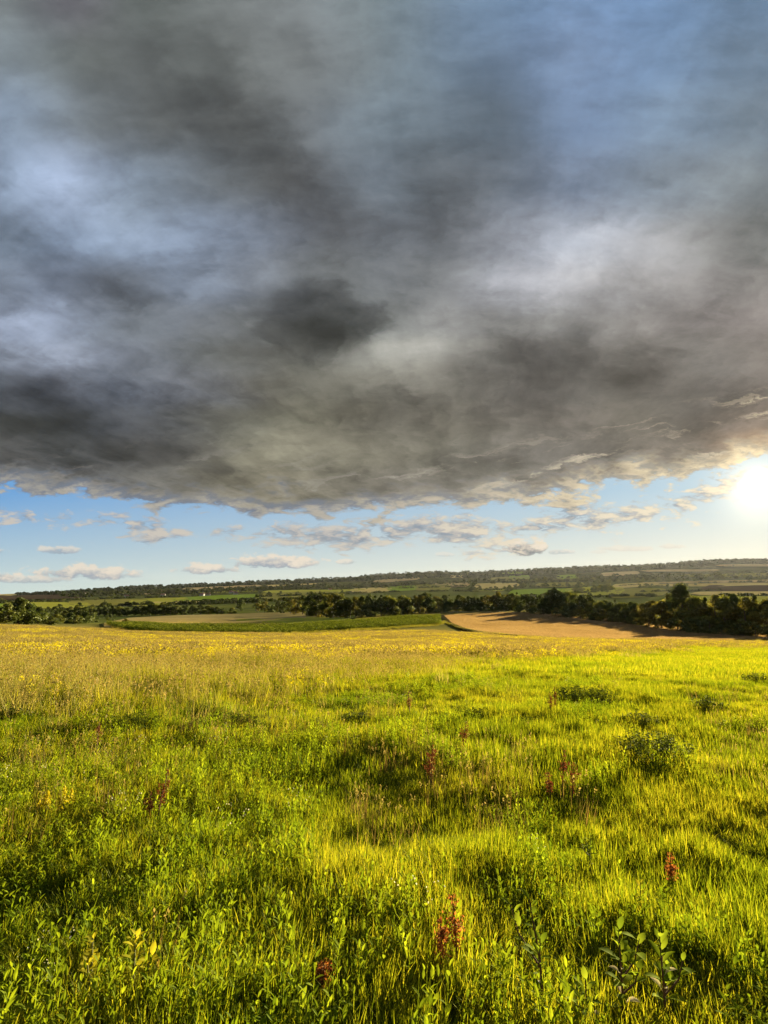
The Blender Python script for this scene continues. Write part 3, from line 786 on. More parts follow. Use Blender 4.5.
def build_stems():
    """standing straw on the brown field, the stubble field and the strips beside them"""
    M['oat_straw'] = leaf_mat('oat_straw', [(.23, .155, .080), (.30, .21, .115)], .06, .45)
    M['straw'] = leaf_mat('stubble_straw', [(.24, .20, .075), (.32, .255, .10)], .06, .45)
    M['rough'] = leaf_mat('rough_grass', [(.13, .13, .018), (.20, .18, .03)], .06, .5)
    for name, top, bot, mt, h, den, lab in (
        ('ripe_oats', [(446, 616.2), (470, 614), (520, 612.7), (570, 616.2), (620, 621.2), (680, 628.2), (740, 634.2), (800, 638.2)], [(446, 618), (452, 624.6), (462, 628.6), (480, 634.1), (510, 637.6), (560, 640.7), (640, 643.2), (700, 643.2), (745, 642.2), (800, 642.3)], 'oat_straw', .55, 1.1, 'ripe brown standing oats on the field before the near wood'),
        ('straw_stubble', [(106, 624.5), (130, 619), (180, 616.4), (240, 614.8), (262, 613.8), (300, 613.4), (330, 616.3), (348, 619.5)], [(106, 627), (130, 627.5), (180, 628), (255, 629), (300, 627.5), (348, 624)], 'straw', .30, 1.2, 'pale straw stubble standing on the field behind the green crop'),
        ('weedy_margin', [(106, 625), (118, 629), (130, 631.4), (180, 634.4), (260, 635.4), (350, 630.4), (410, 626.4), (438, 623.5), (446, 621.5), (456, 627), (480, 634), (510, 637.4)], [(106, 625.6), (118, 630), (130, 632.8), (180, 635.8), (260, 636.8), (350, 632), (410, 628), (438, 626.5), (446, 623.6), (456, 628.6), (480, 635), (510, 638.4)], 'rough', .6, .5, 'weedy margin between the meadow and the fields'),
        ('rough_grass', [(357, 617.6), (400, 613.7), (450, 611.4), (520, 611), (555, 612.5)], [(357, 620.6), (400, 617.2), (438, 616), (470, 614.6), (520, 613), (555, 614.6)], 'rough', .4, 1.2, 'rough grass strip between the long tree belt and the fields')):
        pr = [tuft(M[mt], 60, .8, h, .035, seg=2, heads=0).mesh('o', [M[mt]]) for k in range(3)]
        n = 0; P = []
        for px in np.linspace(top[0][0], top[-1][0], int((top[-1][0] - top[0][0]) / 1.2)):
            a = np.interp(px, *zip(*top)); c = np.interp(px, *zip(*bot))
            if c - a < .05: continue
            f, nn = ground_at(px, a), ground_at(px, c)
            L_ = math.hypot(f[0] - nn[0], f[1] - nn[1]); wd = 1.2 / F_PX * (f[1] + nn[1]) / 2
            for t in RNG.random(max(1, int(L_ * wd * den))):
                P.append((nn[0] + (f[0] - nn[0]) * t, nn[1] + (f[1] - nn[1]) * t))
        P = np.array(P) + RNG.normal(0, .15, (len(P), 2)); n = len(P)
        s = RNG.uniform(.8, 1.2, n) * (1 + .25 * fbm(P[:, 0] / 9, P[:, 1] / 4, 91, 3))
        scatter(name, put(P[:, 0], P[:, 1]) + np.array([0, 0, .2]), rots(n, .06), np.column_stack([np.ones(n), np.ones(n), s]), RNG.integers(0, 3, n), pr, lab, 'grain' if mt == 'oat_straw' else 'grass')
        print(name, n)
build_meadow()
build_crop()
build_stems()
# ------------------------------------------------------------------ trees
M['bark'] = bark_mat('bark', (.05, .038, .025), (.10, .08, .055))
M['tree_a'] = leaf_mat('tree_leaves_dark', [(.034, .052, .010), (.068, .082, .015)], .12, .42, .04, rnd=.8)
M['tree_b'] = leaf_mat('tree_leaves_mid', [(.045, .064, .010), (.095, .100, .016)], .12, .48, .04, rnd=.8)
M['tree_c'] = leaf_mat('tree_leaves_olive', [(.085, .085, .014), (.18, .155, .026)], .12, .55, .04, rnd=.8)

def crown_mesh(mat, h, r, lobes, n, leaf, z0=.18, tall=1.0, seed=0):
    """clumps of leaves gathered round limbs: uneven outline, gaps between the clumps"""
    rs = random.Random(seed); b = MB(); L = []
    for k in range(lobes):
        t = rs.random() ** .8; a = rs.random() * 6.283
        prof = math.sin(math.pi * min(1, (t * .9 + .12))) ** .7
        rr = r * prof * math.sqrt(rs.random()) * .85
        lr = r * rs.uniform(.24, .42) * (1.0 - .3 * t)
        L.append((rr * math.cos(a), rr * math.sin(a), h * (z0 + (1 - z0) * t) - lr * .8 * t, lr, rs.random()))
    for k in range(n):
        x, y, z, lr, tn = L[k % len(L)]
        d = Vector((rs.gauss(0, 1), rs.gauss(0, 1), rs.gauss(0, 1))).normalized(); q = rs.random() ** .45
        p = Vector((x, y, z)) + Vector((d.x, d.y, d.z * .85 * tall)) * lr * q
        if p.z < h * z0 * .5: p.z = h * z0 * .5 + rs.random() * .3
        nn = d + Vector((rs.gauss(0, .6), rs.gauss(0, .6), rs.gauss(0, .6)))
        b.quad(p, nn, leaf * rs.uniform(.6, 1.3), min(1, max(0, .5 + (tn - .5) * .7 + rs.gauss(0, .15))), 0, 1.3, rs.random() * 6.283)
    return b.mesh('crown', [mat]), L

def trunk_mesh(h, r, L, seed=0):
    rs = random.Random(seed); b = MB()
    top = h * .7; bx, by = rs.gauss(0, .03) * h, rs.gauss(0, .03) * h
    pts = [(0, 0, -.6), (bx * .1, by * .1, h * .12), (bx * .5, by * .5, h * .4), (bx, by, top)]
    b.tube(pts, [h * .030, h * .024, h * .016, h * .005], 7, .5)
    for x, y, z, lr, _ in L[:9]:
        zs = max(h * .12, min(top * .9, z - lr - .15 * math.hypot(x, y))); f = zs / top
        s = (bx * f, by * f, zs)
        b.tube([s, ((s[0] + x) / 2, (s[1] + y) / 2, (zs + z) / 2 + .1), (x, y, z)], [h * .011, h * .007, h * .003], 5, .5)
    return b.mesh('trunk', [M['bark']])

M['far_wood'] = leaf_mat('far_wood', [(.010, .019, .005), (.020, .030, .008)], .02, .2, .0, rnd=.6)
M['far_wood_b'] = leaf_mat('far_wood_light', [(.022, .032, .008), (.045, .052, .012)], .02, .2, .0, rnd=.6)
KINDS = {}
def make_kinds():
    sp = [('round', 'tree_a', 13, 5.6, 26, 3200, .62, .12, 1.), ('round', 'tree_a', 13, 5.2, 20, 3000, .60, .10, 1.), ('broad', 'tree_b', 12, 6.4, 30, 3400, .64, .10, .9), ('round', 'tree_b', 13, 5.0, 22, 3000, .58, .14, 1.),
          ('tall', 'tree_a', 16, 4.4, 24, 3000, .60, .12, 1.3), ('tall', 'tree_b', 17, 4.2, 22, 3000, .58, .14, 1.4), ('loose', 'tree_c', 13, 5.4, 18, 2400, .60, .16, 1.), ('round', 'tree_a', 12, 5.8, 34, 3400, .62, .08, 1.),
          ('bushy', 'tree_b', 7, 4.6, 18, 2000, .50, .02, .9), ('bushy', 'tree_c', 6, 4.0, 16, 1700, .46, .02, .9), ('bushy', 'tree_a', 6.5, 4.8, 18, 1900, .50, .02, .9)]
    for k, (kd, mt, h, r, lo, n, leaf, z0, tl) in enumerate(sp):
        c, L = crown_mesh(M[mt], h, r, lo, n, leaf, z0, tl, 100 + k)
        KINDS.setdefault(kd, []).append((c, trunk_mesh(h, r, L, 300 + k), h))
make_kinds()

TREES = []
def tree(kind, x, y, h, wid=1., label=None, group=None, var=None, name=None):
    c, t, h0 = KINDS[kind][(random.randrange(len(KINDS[kind])) if var is None else var) % len(KINDS[kind])]
    s = h / h0
    bush = kind == 'bushy'
    o = empty(name or ('bush' if bush else 'tree'), (x, y, H1(x, y)), random.random() * 6.283, (s * wid, s * wid, s))
    tag(o, label, 'bush' if bush else 'tree', group)
    link('crown' if not bush else 'foliage', c, o); link('trunk' if not bush else 'stem', t, o)
    TREES.append(o); return o

def tree_px(kind, px, base, top, **kw):
    """a tree whose foot and top are read off the photograph; it stands on the ground there"""
    x, y, z = ground_at(px, base); d = math.hypot(x, y)
    tr = t_of_row(top); zt = EYE - y * tr
    return tree(kind, x, y, max(2.5, zt - z), **kw)

def build_trees():
    rnd = random.Random(5)
    G1 = 'trees of the long dark belt in the valley'
    # long dark belt in the middle: foot line and height of the tops along it
    foot = [(255, 612), (300, 615), (330, 618.5), (370, 617.5), (400, 615.5), (450, 612), (520, 610.5)]
    tops = [(255, 603), (285, 600), (310, 594), (330, 592), (350, 596), (372, 595), (395, 597), (410, 593), (440, 594), (470, 596), (500, 592), (520, 594)]
    fx = lambda p, t: float(np.interp(p, [q[0] for q in t], [q[1] for q in t]))
    px = 258.
    k = 0
    while px < 522:
        f, t = fx(px, foot), fx(px, tops)
        kd = rnd.choice(['round', 'round', 'broad', 'tall' if f - t > 17 else 'round', 'loose'])
        tree_px(kd, px, f, t + rnd.uniform(-2, 3), wid=rnd.uniform(.9, 1.25), label='dark leafy tree in the long tree belt behind the crop and the brown field', group=G1)
        px += rnd.uniform(4.5, 7.5)
    px = 262.
    while px < 520:
        f, t = fx(px, foot) - rnd.uniform(2.2, 3.6), fx(px, tops)
        tree_px(rnd.choice(['round', 'tall', 'loose']), px, f, t + rnd.uniform(-1.5, 3), wid=rnd.uniform(.9, 1.2), label='dark leafy tree in the long tree belt behind the crop and the brown field', group=G1)
        px += rnd.uniform(10, 15)
    px = 296.
    while px < 520:
        f = fx(px, foot) + .5
        tree_px('bushy', px, f, f - rnd.uniform(6, 11), wid=rnd.uniform(1., 1.5), label='low dark bush at the foot of the long valley tree belt', group='bushes at the foot of the long tree belt')
        px += rnd.uniform(9, 15)
    # near wood on the right
    G2 = 'trees of the near wood on the right'
    foot = [(500, 611), (540, 614), (580, 619), (620, 623), (660, 629), (700, 634), (740, 637), (800, 640), (880, 642)]
    tops = [(500, 599), (520, 591), (540, 595), (556, 587), (566, 591), (580, 588), (592, 597), (610, 597), (622, 600), (645, 599), (660, 595), (672, 591), (684, 587), (695, 590), (715, 592), (735, 594), (755, 595), (800, 593), (880, 592)]
    px = 508.
    while px < 850:
        f, t = fx(px, foot), fx(px, tops)
        sc = (f - t) / 13.
        kd = rnd.choice(['loose', 'broad', 'loose', 'loose', 'tall', 'round']) if px > 640 else rnd.choice(['round', 'round', 'broad', 'tall'])
        tree_px(kd, px, f - rnd.uniform(0, 1.5), t + rnd.uniform(-1, 6), wid=rnd.uniform(.8, 1.15), label='bushy dark tree in the near wood along the brown field', group=G2)
        px += rnd.uniform(4.5, 7.) * max(.8, sc * .5)
    px = 520.
    while px < 850:
        f = fx(px, foot) + .8
        tree_px('bushy', px, f, f - rnd.uniform(8, 15) * (1 if px < 600 else 1.4), wid=rnd.uniform(.9, 1.4), label='low bush on the shaded rim of the near wood beside the brown field', group='bushes on the rim of the near wood')
        px += rnd.uniform(9, 15)
    tree_px('round', 684, 632, 581, wid=.8, var=0, label='tallest dark tree of the near wood on the right, rising above its crowns')
    tree_px('tall', 556, 615, 587, wid=1.25, var=0, label='tall tree sticking up from the left part of the near wood, before the green pasture')
    tree_px('loose', 497, 611, 589.5, wid=.9, label='slim pale tree standing up where the long belt meets the near wood')
    # bushes and small trees on the left beyond the meadow
    G3 = 'bushes beyond the meadow on the left'
    for px, f, t, kd in [(-14, 624, 600, 'round'), (6, 624.5, 602, 'broad'), (18, 624.5, 597, 'round'), (28, 624.5, 604, 'bushy'), (38, 624, 606, 'round'), (46, 624, 611, 'bushy'), (55, 625, 613, 'bushy'),
                         (70, 623.5, 612, 'bushy'), (76, 624, 615, 'bushy'), (84, 623.5, 611, 'bushy'), (92, 622, 613, 'bushy'), (64, 622.5, 610, 'round'), (110, 620.5, 614, 'bushy'), (125, 624.5, 619, 'bushy')]:
        tree_px(kd, px, f, t, wid=1.2, label=None if kd == 'bushy' else None, group=G3)
    labs = ['round tree at the left edge just beyond the yellow meadow', 'broad tree beside the leftmost tree beyond the yellow meadow', 'tallest of the left hand trees beyond the yellow meadow',
            'bush tucked between the trees left of the stubble field', 'rounded tree right of the tallest one beyond the left meadow', 'low bush beside the rounded left tree', 'sunlit olive bush alone on the left meadow rim',
            'low bush left of the row of three', 'smallest bush of the row before the dark hedge', 'wide bush in front of the dark hedge', 'bush at the right end of the left row', 'small round tree behind the left row of bushes', 'low bush at the far left tip of the stubble field', 'single small bush at the near tip of the green crop strip']
    for o, l in zip(TREES[-14:], labs): o['label'] = l; del o['group']
    # dark hedge of trees behind them
    px = 40.
    while px < 225:
        f = fx(px, [(40, 616), (100, 616.5), (225, 614.5)]); t = fx(px, [(40, 606), (90, 606), (130, 605.5), (160, 602.5), (180, 604), (182, 603), (225, 606.5)])
        tree_px(rnd.choice(['round', 'broad', 'round']), px, f, t + rnd.uniform(-1, 1.5), wid=rnd.uniform(1.1, 1.5), label='dark tree in the low hedge behind the stubble field on the left', group='trees of the left hedge')
        px += rnd.uniform(6, 8.5)
    for px, f, t, kd, l in [(59, 611, 603.5, 'round', 'small round tree standing in the pasture above the left bushes'), (79, 610, 602, 'round', 'dark round tree standing free in the left pasture'),
                            (104, 609, 599.5, 'tall', 'tall dark tree standing free left of the dark hedge'), (93, 608, 604, 'bushy', 'small bush between the two free standing left trees'),
                            (241, 611, 599, 'round', 'dark round tree left of a tall one beside the green field'), (256, 611, 594, 'tall', 'tall slim tree between the stubble field and the valley'),
                            (232, 614, 607, 'bushy', 'small bush at the right end of the left hedge'), (268, 613, 604, 'round', 'round tree at the left tip of the long valley belt'),
                            (212, 613.5, 607, 'bushy', 'bush standing out at the end of the left hedge')]:
        tree_px(kd, px, f, t, wid=1.25, label=l)
    # scattered trees of the middle distance, rows along the fields
    G4 = 'far trees between the fields across the valley'
    rows = [((0, 604), (130, 599.5), 3.0, 17), ((0, 601.5), (90, 600.5), 2.4, 14), ((130, 597.5), (262, 593.5), 3.0, 26), ((262, 597), (350, 594), 4.5, 18), ((255, 603), (340, 599), 5.0, 14),
            ((340, 590.5), (480, 584.5), 2.6, 20), ((505, 598.5), (600, 596.5), 5.0, 10), ((508, 588.5), (600, 586.5), 4.5, 16), ((575, 594), (612, 591), 6.5, 8), ((600, 583.5), (700, 581.5), 4.5, 18), ((640, 588), (700, 586.5), 4, 9),
            ((470, 592), (520, 590), 4.5, 9), ((520, 582.5), (600, 580.5), 3.5, 14), ((700, 579), (790, 578), 3.5, 14)]
    for (x0, y0), (x1, y1), hp, n in rows:
        for k in range(n):
            t = (k + rnd.uniform(-.4, .4)) / n
            f = y0 + (y1 - y0) * t + rnd.uniform(-.5, .5)
            kd = rnd.choice(['round', 'broad', 'round', 'bushy'])
            o = tree_px(kd if kd != 'bushy' else 'broad', x0 + (x1 - x0) * t, f, f - hp * rnd.uniform(.6, 1.3), wid=rnd.uniform(1.1, 1.7), label='tiny dark tree in the rows between the far fields across the valley', group=G4)
    tree_px('round', 577, 592.5, 584, wid=1.5, label='dark round tree alone at the end of the bright green far pasture')
    tree_px('round', 605, 592.5, 584.5, wid=1.5, label='dark round tree standing beside the brown far field')

# far woods: read as one mass
def wood(name, rows, label, n, size, mat):
    """rows: (px, far row, near row) - a wood between two lines on the land, its crowns as clumps of leaves"""
    rnd = random.Random(len(rows) + n); b = MB()
    x0, x1 = rows[0][0], rows[-1][0]
    P = []
    for k in range(n):
        px = rnd.uniform(x0, x1)
        a = np.interp(px, [r[0] for r in rows], [r[1] for r in rows]); c = np.interp(px, [r[0] for r in rows], [r[2] for r in rows])
        if c - a < .05: continue
        P.append(ground_at(px, rnd.uniform(a, c)))
    for x, y, z in P:
        s = size * rnd.uniform(.6, 1.25); tn = rnd.random()
        m = 14
        for q in range(m):
            d = Vector((rnd.gauss(0, 1), rnd.gauss(0, 1), abs(rnd.gauss(0, 1)))).normalized()
            b.quad(Vector((x, y, z + s * .25)) + Vector((d.x * s * .8, d.y * s * .8, d.z * s * .75)), d + Vector((rnd.gauss(0, .3), rnd.gauss(0, .3), rnd.gauss(0, .3))), s * .75, min(1, max(0, tn * .8 + rnd.random() * .2)), 0, 1.2, rnd.random() * 6.28)
    o = link(name, b.mesh(name, [mat])); tag(o, label, 'woods', kind='stuff'); return o

def sky_row(px): return float(np.interp(px, SKY_PX, SKY_PY))
def build_woods():
    W = lambda xs, a, c: [(p, sky_row(p) + a, sky_row(p) + c) for p in xs]
    wood('ridge_woods', [(15, 594.4, 595.2)] + W([50, 90, 130, 165], .5, 4) + W([200, 260, 330], .6, 4.5) + W([390, 430, 470, 520, 575, 640], .6, 7) + W([700, 740, 780], .6, 6),
         'dark woods covering the long ridge on the horizon', 1900, 15, M['far_wood'])
    wood('valley_woods', [(60, 595.5, 598.5), (130, 591.5, 596), (200, 589.5, 594), (262, 587, 592), (350, 584, 589.5), (420, 582, 585.5), (470, 579.5, 585), (520, 579, 584), (600, 576.5, 582.5), (640, 575.5, 580.5), (700, 572.5, 580), (790, 570.5, 580)],
         'dark patches of woodland scattered over the far side of the valley', 950, 12, M['far_wood_b'])

def build_hedges():
    rnd = random.Random(77); b = MB()
    L_ = [((0, 603), (60, 602)), ((60, 600.2), (200, 596.3)), ((100, 606.5), (230, 603)), ((130, 596.2), (262, 592)), ((190, 601.8), (262, 599.6)), ((200, 604.5), (262, 602)), ((255, 597.8), (345, 594.4)), ((262, 601.5), (335, 598)), ((262, 590.6), (350, 588)),
          ((350, 587), (420, 584)), ((345, 594.2), (400, 592.2)), ((400, 589.5), (480, 586.5)), ((430, 592), (510, 590.5)), ((480, 582.6), (560, 581)), ((505, 588.3), (580, 586.8)), ((505, 598), (560, 597)), ((560, 588.8), (640, 585.8)), ((580, 597.8), (660, 596.5)),
          ((600, 579.6), (700, 577.8)), ((640, 592.4), (720, 591)), ((700, 584), (790, 582)), ((720, 597), (790, 596.6)), ((640, 569.5), (740, 566.5)), ((680, 573), (790, 571.5))]
    for (x0, y0), (x1, y1) in L_:
        n = int((x1 - x0) * .9)
        for k in range(n):
            t = (k + rnd.random()) / n
            if math.sin(t * 19 + x0) > .75: continue
            x, y, z = ground_at(x0 + (x1 - x0) * t, y0 + (y1 - y0) * t + rnd.gauss(0, .12)); s = rnd.uniform(2.5, 6.5) * (1 if y < 2200 else 1.4); tn = rnd.random()
            for q in range(12):
                d = Vector((rnd.gauss(0, 1), rnd.gauss(0, 1), abs(rnd.gauss(0, 1)))).normalized()
                b.quad(Vector((x, y, z + s * .2)) + Vector((d.x * s, d.y * s, d.z * s * .8)), d + Vector((rnd.gauss(0, .3), rnd.gauss(0, .3), rnd.gauss(0, .3))), s * .8, min(1, max(0, tn * .8 + rnd.random() * .2)), 0, 1.2, rnd.random() * 6.28)
    tag(link('hedge_growth', b.mesh('hedge_growth', [M['far_wood_b']])), 'low dark hedge growth along the borders of the far fields', 'hedges', kind='stuff')

# ------------------------------------------------------------------ far farmhouses
def build_houses():
    m, nt, out = new_mat('house_wall'); bs = nt.nodes.new('ShaderNodeBsdfPrincipled'); bs.inputs['Roughness'].default_value = .9
    nt.links.new(mixc(nt, noise(nt, pos_of(nt), .8), (.36, .34, .30), (.48, .46, .41)), bs.inputs['Base Color']); nt.links.new(bs.outputs[0], out.inputs[0]); M['wall'] = m
    m, nt, out = new_mat('roof_tiles'); bs = nt.nodes.new('ShaderNodeBsdfPrincipled'); bs.inputs['Roughness'].default_value = .85
    nt.links.new(mixc(nt, noise(nt, pos_of(nt), 1.5), (.20, .07, .045), (.30, .12, .07)), bs.inputs['Base Color']); nt.links.new(bs.outputs[0], out.inputs[0]); M['roof'] = m
    def box(b, x0, x1, y0, y1, z0, z1): b.add([(x0, y0, z0), (x1, y0, z0), (x1, y1, z0), (x0, y1, z0), (x0, y0, z1), (x1, y0, z1), (x1, y1, z1), (x0, y1, z1)], [(0, 3, 2, 1), (4, 5, 6, 7), (0, 1, 5, 4), (1, 2, 6, 5), (2, 3, 7, 6), (3, 0, 4, 7)])
    b = MB()
    b.add([(-7, -4, -1.5), (7, -4, -1.5), (7, 4, -1.5), (-7, 4, -1.5), (-7, -4, 4.2), (7, -4, 4.2), (7, 4, 4.2), (-7, 4, 4.2), (-7, 0, 7.6), (7, 0, 7.6)], [(0, 1, 5, 4), (2, 3, 7, 6), (3, 0, 4, 8, 7), (1, 2, 6, 9, 5), (4, 5, 9, 8), (6, 7, 8, 9)])
    wall = b.mesh('wall', [M['wall']])
    b = MB()
    for s in (-1, 1): b.add([(-7.5, s * 4.7, 3.8), (7.5, s * 4.7, 3.8), (7.5, 0, 7.9), (-7.5, 0, 7.9), (-7.5, s * 4.7, 4.1), (7.5, s * 4.7, 4.1), (7.5, 0, 8.2), (-7.5, 0, 8.2)], [(0, 1, 2, 3), (4, 5, 6, 7), (0, 1, 5, 4), (1, 2, 6, 5), (3, 0, 4, 7)])
    roof = b.mesh('roof', [M['roof']])
    b = MB(); box(b, 2, 3, -.2, .8, 6.5, 9.4); chim = b.mesh('chimney', [M['wall']])
    b = MB()
    for q in (-5, -1.5, 2, 5): box(b, q - .6, q + .6, -4.03, -3.9, 1.0, 2.5)
    m, nt, out = new_mat('window_glass'); bs = nt.nodes.new('ShaderNodeBsdfPrincipled'); bs.inputs['Base Color'].default_value = (.03, .035, .04, 1); bs.inputs['Roughness'].default_value = .1; nt.links.new(bs.outputs[0], out.inputs[0])
    wins = []
    for q in (-5, -1.5, 2, 5):
        b = MB(); box(b, q - .6, q + .6, -4.06, -3.9, 1.0, 2.5); wins.append(b.mesh('window', [m]))
    spots = [(84, 594.6, 'tiny pale farmhouse far left on the dark slope below the ridge'), (112, 593.4, 'tiny pale farmhouse between woods above the left free standing trees'), (126.5, 597.2, 'pale far house nearest to the left meadow, above the dark hedge'),
             (160, 592.4, 'small pale house among far trees, left of a pair of houses'), (163, 596.2, 'small pale house below another one above the bright left fields'), (202, 596.0, 'pale house, left one of the pair above the green far field'),
             (208, 595.6, 'pale house, right one of the pair above the green far field'), (231, 593.6, 'tiny pale house right of the pair, before the brown strip'), (235.5, 594.6, 'tiny pale house just below its neighbour above the green field'), (330, 590.8, 'tiny pale house in the middle of the far valley')]
    for k, (px, py, l) in enumerate(spots):
        x, y, z = ground_at(px, py)
        o = empty('farmhouse', (x, y, z + .8), math.atan2(-x, y) * 1. + random.uniform(-.5, .5)); tag(o, l, 'house')
        link('wall', wall, o); r = link('roof', roof, o); link('chimney', chim, r)
        for wm in wins: link('window', wm, o)

build_trees()
build_woods()
build_hedges()
build_houses()
# ------------------------------------------------------------------ single plants of the near slope
M['rust'] = leaf_mat('rusty_seed', [(.24, .075, .024), (.36, .14, .04)], 3., .4, .015)
M['wine'] = leaf_mat('dark_red_seed', [(.10, .026, .014), (.17, .052, .022)], 3., .35, .015)
M['sapling'] = leaf_mat('sapling_leaves', [(.11, .17, .012), (.20, .25, .018)], 4., .62, .004)
M['sapling_y'] = leaf_mat('yellowed_leaves', [(.24, .24, .016), (.38, .34, .022)], 4., .6, .004)
M['pale'] = leaf_mat('curled_pale_leaf', [(.42, .38, .28), (.55, .50, .40)], 4., .4, .015)
M['stem'] = bark_mat('reddish_stem', (.10, .040, .022), (.15, .065, .035))
M['gstem'] = bark_mat('green_stem', (.10, .11, .02), (.15, .14, .03))
M['dark_weed'] = leaf_mat('nettle_leaves', [(.06, .09, .006), (.13, .15, .010)], .8, .35, .015)

def size_at(px, base, pix):
    x, y, z = ground_at(px, base); return x, y, z, max(.06, EYE - y * t_of_row(base - pix) - z)

def dock(px, base, pix, mat, stalks, label):
    base += 8; pix = pix * 1.25 + 10
    x, y, z, h = size_at(px, base, pix)
    o = empty('dock_plant', (x, y, z), random.random() * 6); tag(o, label, 'dock plant')
    for k in range(stalks):
        b = MB(); a = random.random() * 6.28; rr = .02 + .05 * k; hh = h * (1 if k == 0 else random.uniform(.55, .85)); lx, ly = random.gauss(0, .06) * hh, random.gauss(0, .06) * hh
        ox, oy = rr * math.cos(a), rr * math.sin(a)
        b.tube([(ox, oy, -.03), (ox + lx * .4, oy + ly * .4, hh * .5), (ox + lx, oy + ly, hh)], [.005, .004, .002], 5)
        s = link('stalk', b.mesh('stalk', [M['stem']]), o)
        c = MB()
        br = [(0, 0, .35, 1.)] + [(math.cos(q * 2.1) * .18, math.sin(q * 2.1) * .18, random.uniform(.35, .7), .45) for q in range(4)]
        for bx, by, z0, ln in br:
            for q in range(int(130 * ln)):
                t = random.random(); zz = hh * (z0 + (1 - z0) * ln * t); f = zz / hh
                px_ = ox + lx * f + bx * hh * .5 * t * (.3 + t) + random.gauss(0, .010 + .008 * (1 - t)); py_ = oy + ly * f + by * hh * .5 * t * (.3 + t) + random.gauss(0, .010 + .008 * (1 - t))
                c.quad((px_, py_, zz), (random.gauss(0, 1), random.gauss(0, 1), random.gauss(0, 1)), random.uniform(.006, .015), random.random(), 0, 1.4)
        link('seed_head', c.mesh('seed_head', [mat]), o)
    l = MB()
    for k in range(6):
        a = k * 1.1; l.leaf((0, 0, .03), (math.cos(a), math.sin(a), .6), (0, 0, 1), h * .35, h * .1, random.random(), 0, droop=.4)
    link('leaves', l.mesh('leaves', [M['weed']]), o)

dock(153, 822, 40, M['wine'], 2, 'dark red dock plant standing alone left of the middle of the slope')
dock(459, 982, 68, M['rust'], 2, 'bright rust orange dock plant with two seed stalks near the lower edge')
dock(461, 751, 24, M['wine'], 1, 'slim dark red dock plant in the middle of the green slope')
dock(433, 783, 34, M['wine'], 2, 'dark dull red dock plant below the slim one in the middle of the slope')
dock(564, 792, 32, M['wine'], 3, 'broad deep red dock plant right of the middle of the slope')
dock(556, 714, 20, M['wine'], 2, 'small brownish dock plant beside the dark bush on the upper slope')
dock(98, 742, 15, M['wine'], 1, 'tiny brownish dock plant at the left beside the nettle clump')
dock(674, 884, 22, M['rust'], 1, 'small orange red dock plant on the right lower slope above the saplings')
dock(411, 712, 14, M['wine'], 1, 'tiny dark red dock plant high on the middle of the slope')
dock(325, 1002, 34, M['rust'], 2, 'faded rusty dock plant at the lower edge left of the bright one')

def sapling(px, base, pix, leaf_px, n, mat, stem, label, lean=.05, pale=2, branch=2):
    x, y, z, h = size_at(px, base, pix); n = int(n * 1.5); ln = leaf_px * math.hypot(math.hypot(x, y), EYE - z) / F_PX * .6
    o = empty('sapling', (x, y, z), random.random() * 6); tag(o, label, 'sapling')
    lx, ly = random.gauss(0, lean) * h, random.gauss(0, lean) * h
    sh = [((0, 0, -.05), (lx * .3, ly * .3, h * .5), (lx, ly, h), .006)]
    for k in range(branch):
        a = random.random() * 6.28; f = random.uniform(.2, .5); q = h * random.uniform(.25, .4)
        s = (lx * f, ly * f, h * f); sh.append((s, (s[0] + math.cos(a) * q * .5, s[1] + math.sin(a) * q * .5, s[2] + q * .5), (s[0] + math.cos(a) * q * .7, s[1] + math.sin(a) * q * .7, s[2] + q * 1.1), .004))
    b = MB()
    for p, q, r, w in sh: b.tube([p, q, r], [w, w * .8, w * .4], 6)
    st = link('stem', b.mesh('stem', [stem], True), o)
    k = 0
    for p, q, r, w in sh:
        m = n if p[2] < 0 else n // 3
        for j in range(m):
            t = .22 + .78 * (j + .5) / m; a = j * 2.4 + random.gauss(0, .3)
            P = (Vector(p) * (1 - t) + Vector(q) * t).lerp(Vector(q) * (1 - t) + Vector(r) * t, t)
            el = random.uniform(.1, .7) + .5 * t; s = ln * random.uniform(.6, 1.15) * (1.1 - .45 * t)
            c = MB(); pl = k < pale and random.random() < .5
            d = Vector((math.cos(a) * math.cos(el), math.sin(a) * math.cos(el), math.sin(el)))
            c.tube([P, P + d * s * .22], .0018, 4, .4, 0); c.leaf(P + d * s * .2, d, (0, 0, 1), s * (.7 if pl else 1), s * (.35 if pl else .54), random.random(), 0, fold=.7 if pl else .25, droop=.3)
            lf = link('leaf', c.mesh('leaf', [M['pale'] if pl else mat], True), o)
            if pl: k += 1; lf['label'] = 'pale curled leaf'

sapling(546, 1034, 135, 19, 13, M['sapling'], M['stem'], 'young sapling with drooping oval leaves, left one of those at the lower right')
sapling(625, 1036, 108, 24, 12, M['sapling'], M['stem'], 'leafy sapling with reddish stem and broad leaves at the lower right corner, between two others', pale=4)
sapling(667, 1034, 98, 22, 12, M['sapling'], M['stem'], 'rightmost leafy sapling at the lower edge with dark reddish stem', pale=3)
sapling(588, 1040, 62, 20, 10, M['sapling'], M['stem'], 'short sapling low in front between the taller ones at the lower right', pale=3)
sapling(642, 930, 48, 12, 9, M['sapling_y'], M['gstem'], 'small yellowish sapling behind the right hand saplings', pale=1)
sapling(590, 872, 36, 10, 8, M['sapling'], M['gstem'], 'small green sapling on the slope above the lower right saplings', pale=1)
sapling(130, 1030, 96, 19, 16, M['sapling_y'], M['gstem'], 'tall yellow green sapling near the lower left corner')
sapling(88, 1022, 84, 16, 16, M['sapling_y'], M['gstem'], 'yellowed bushy sapling left of the tall one in the lower left corner')
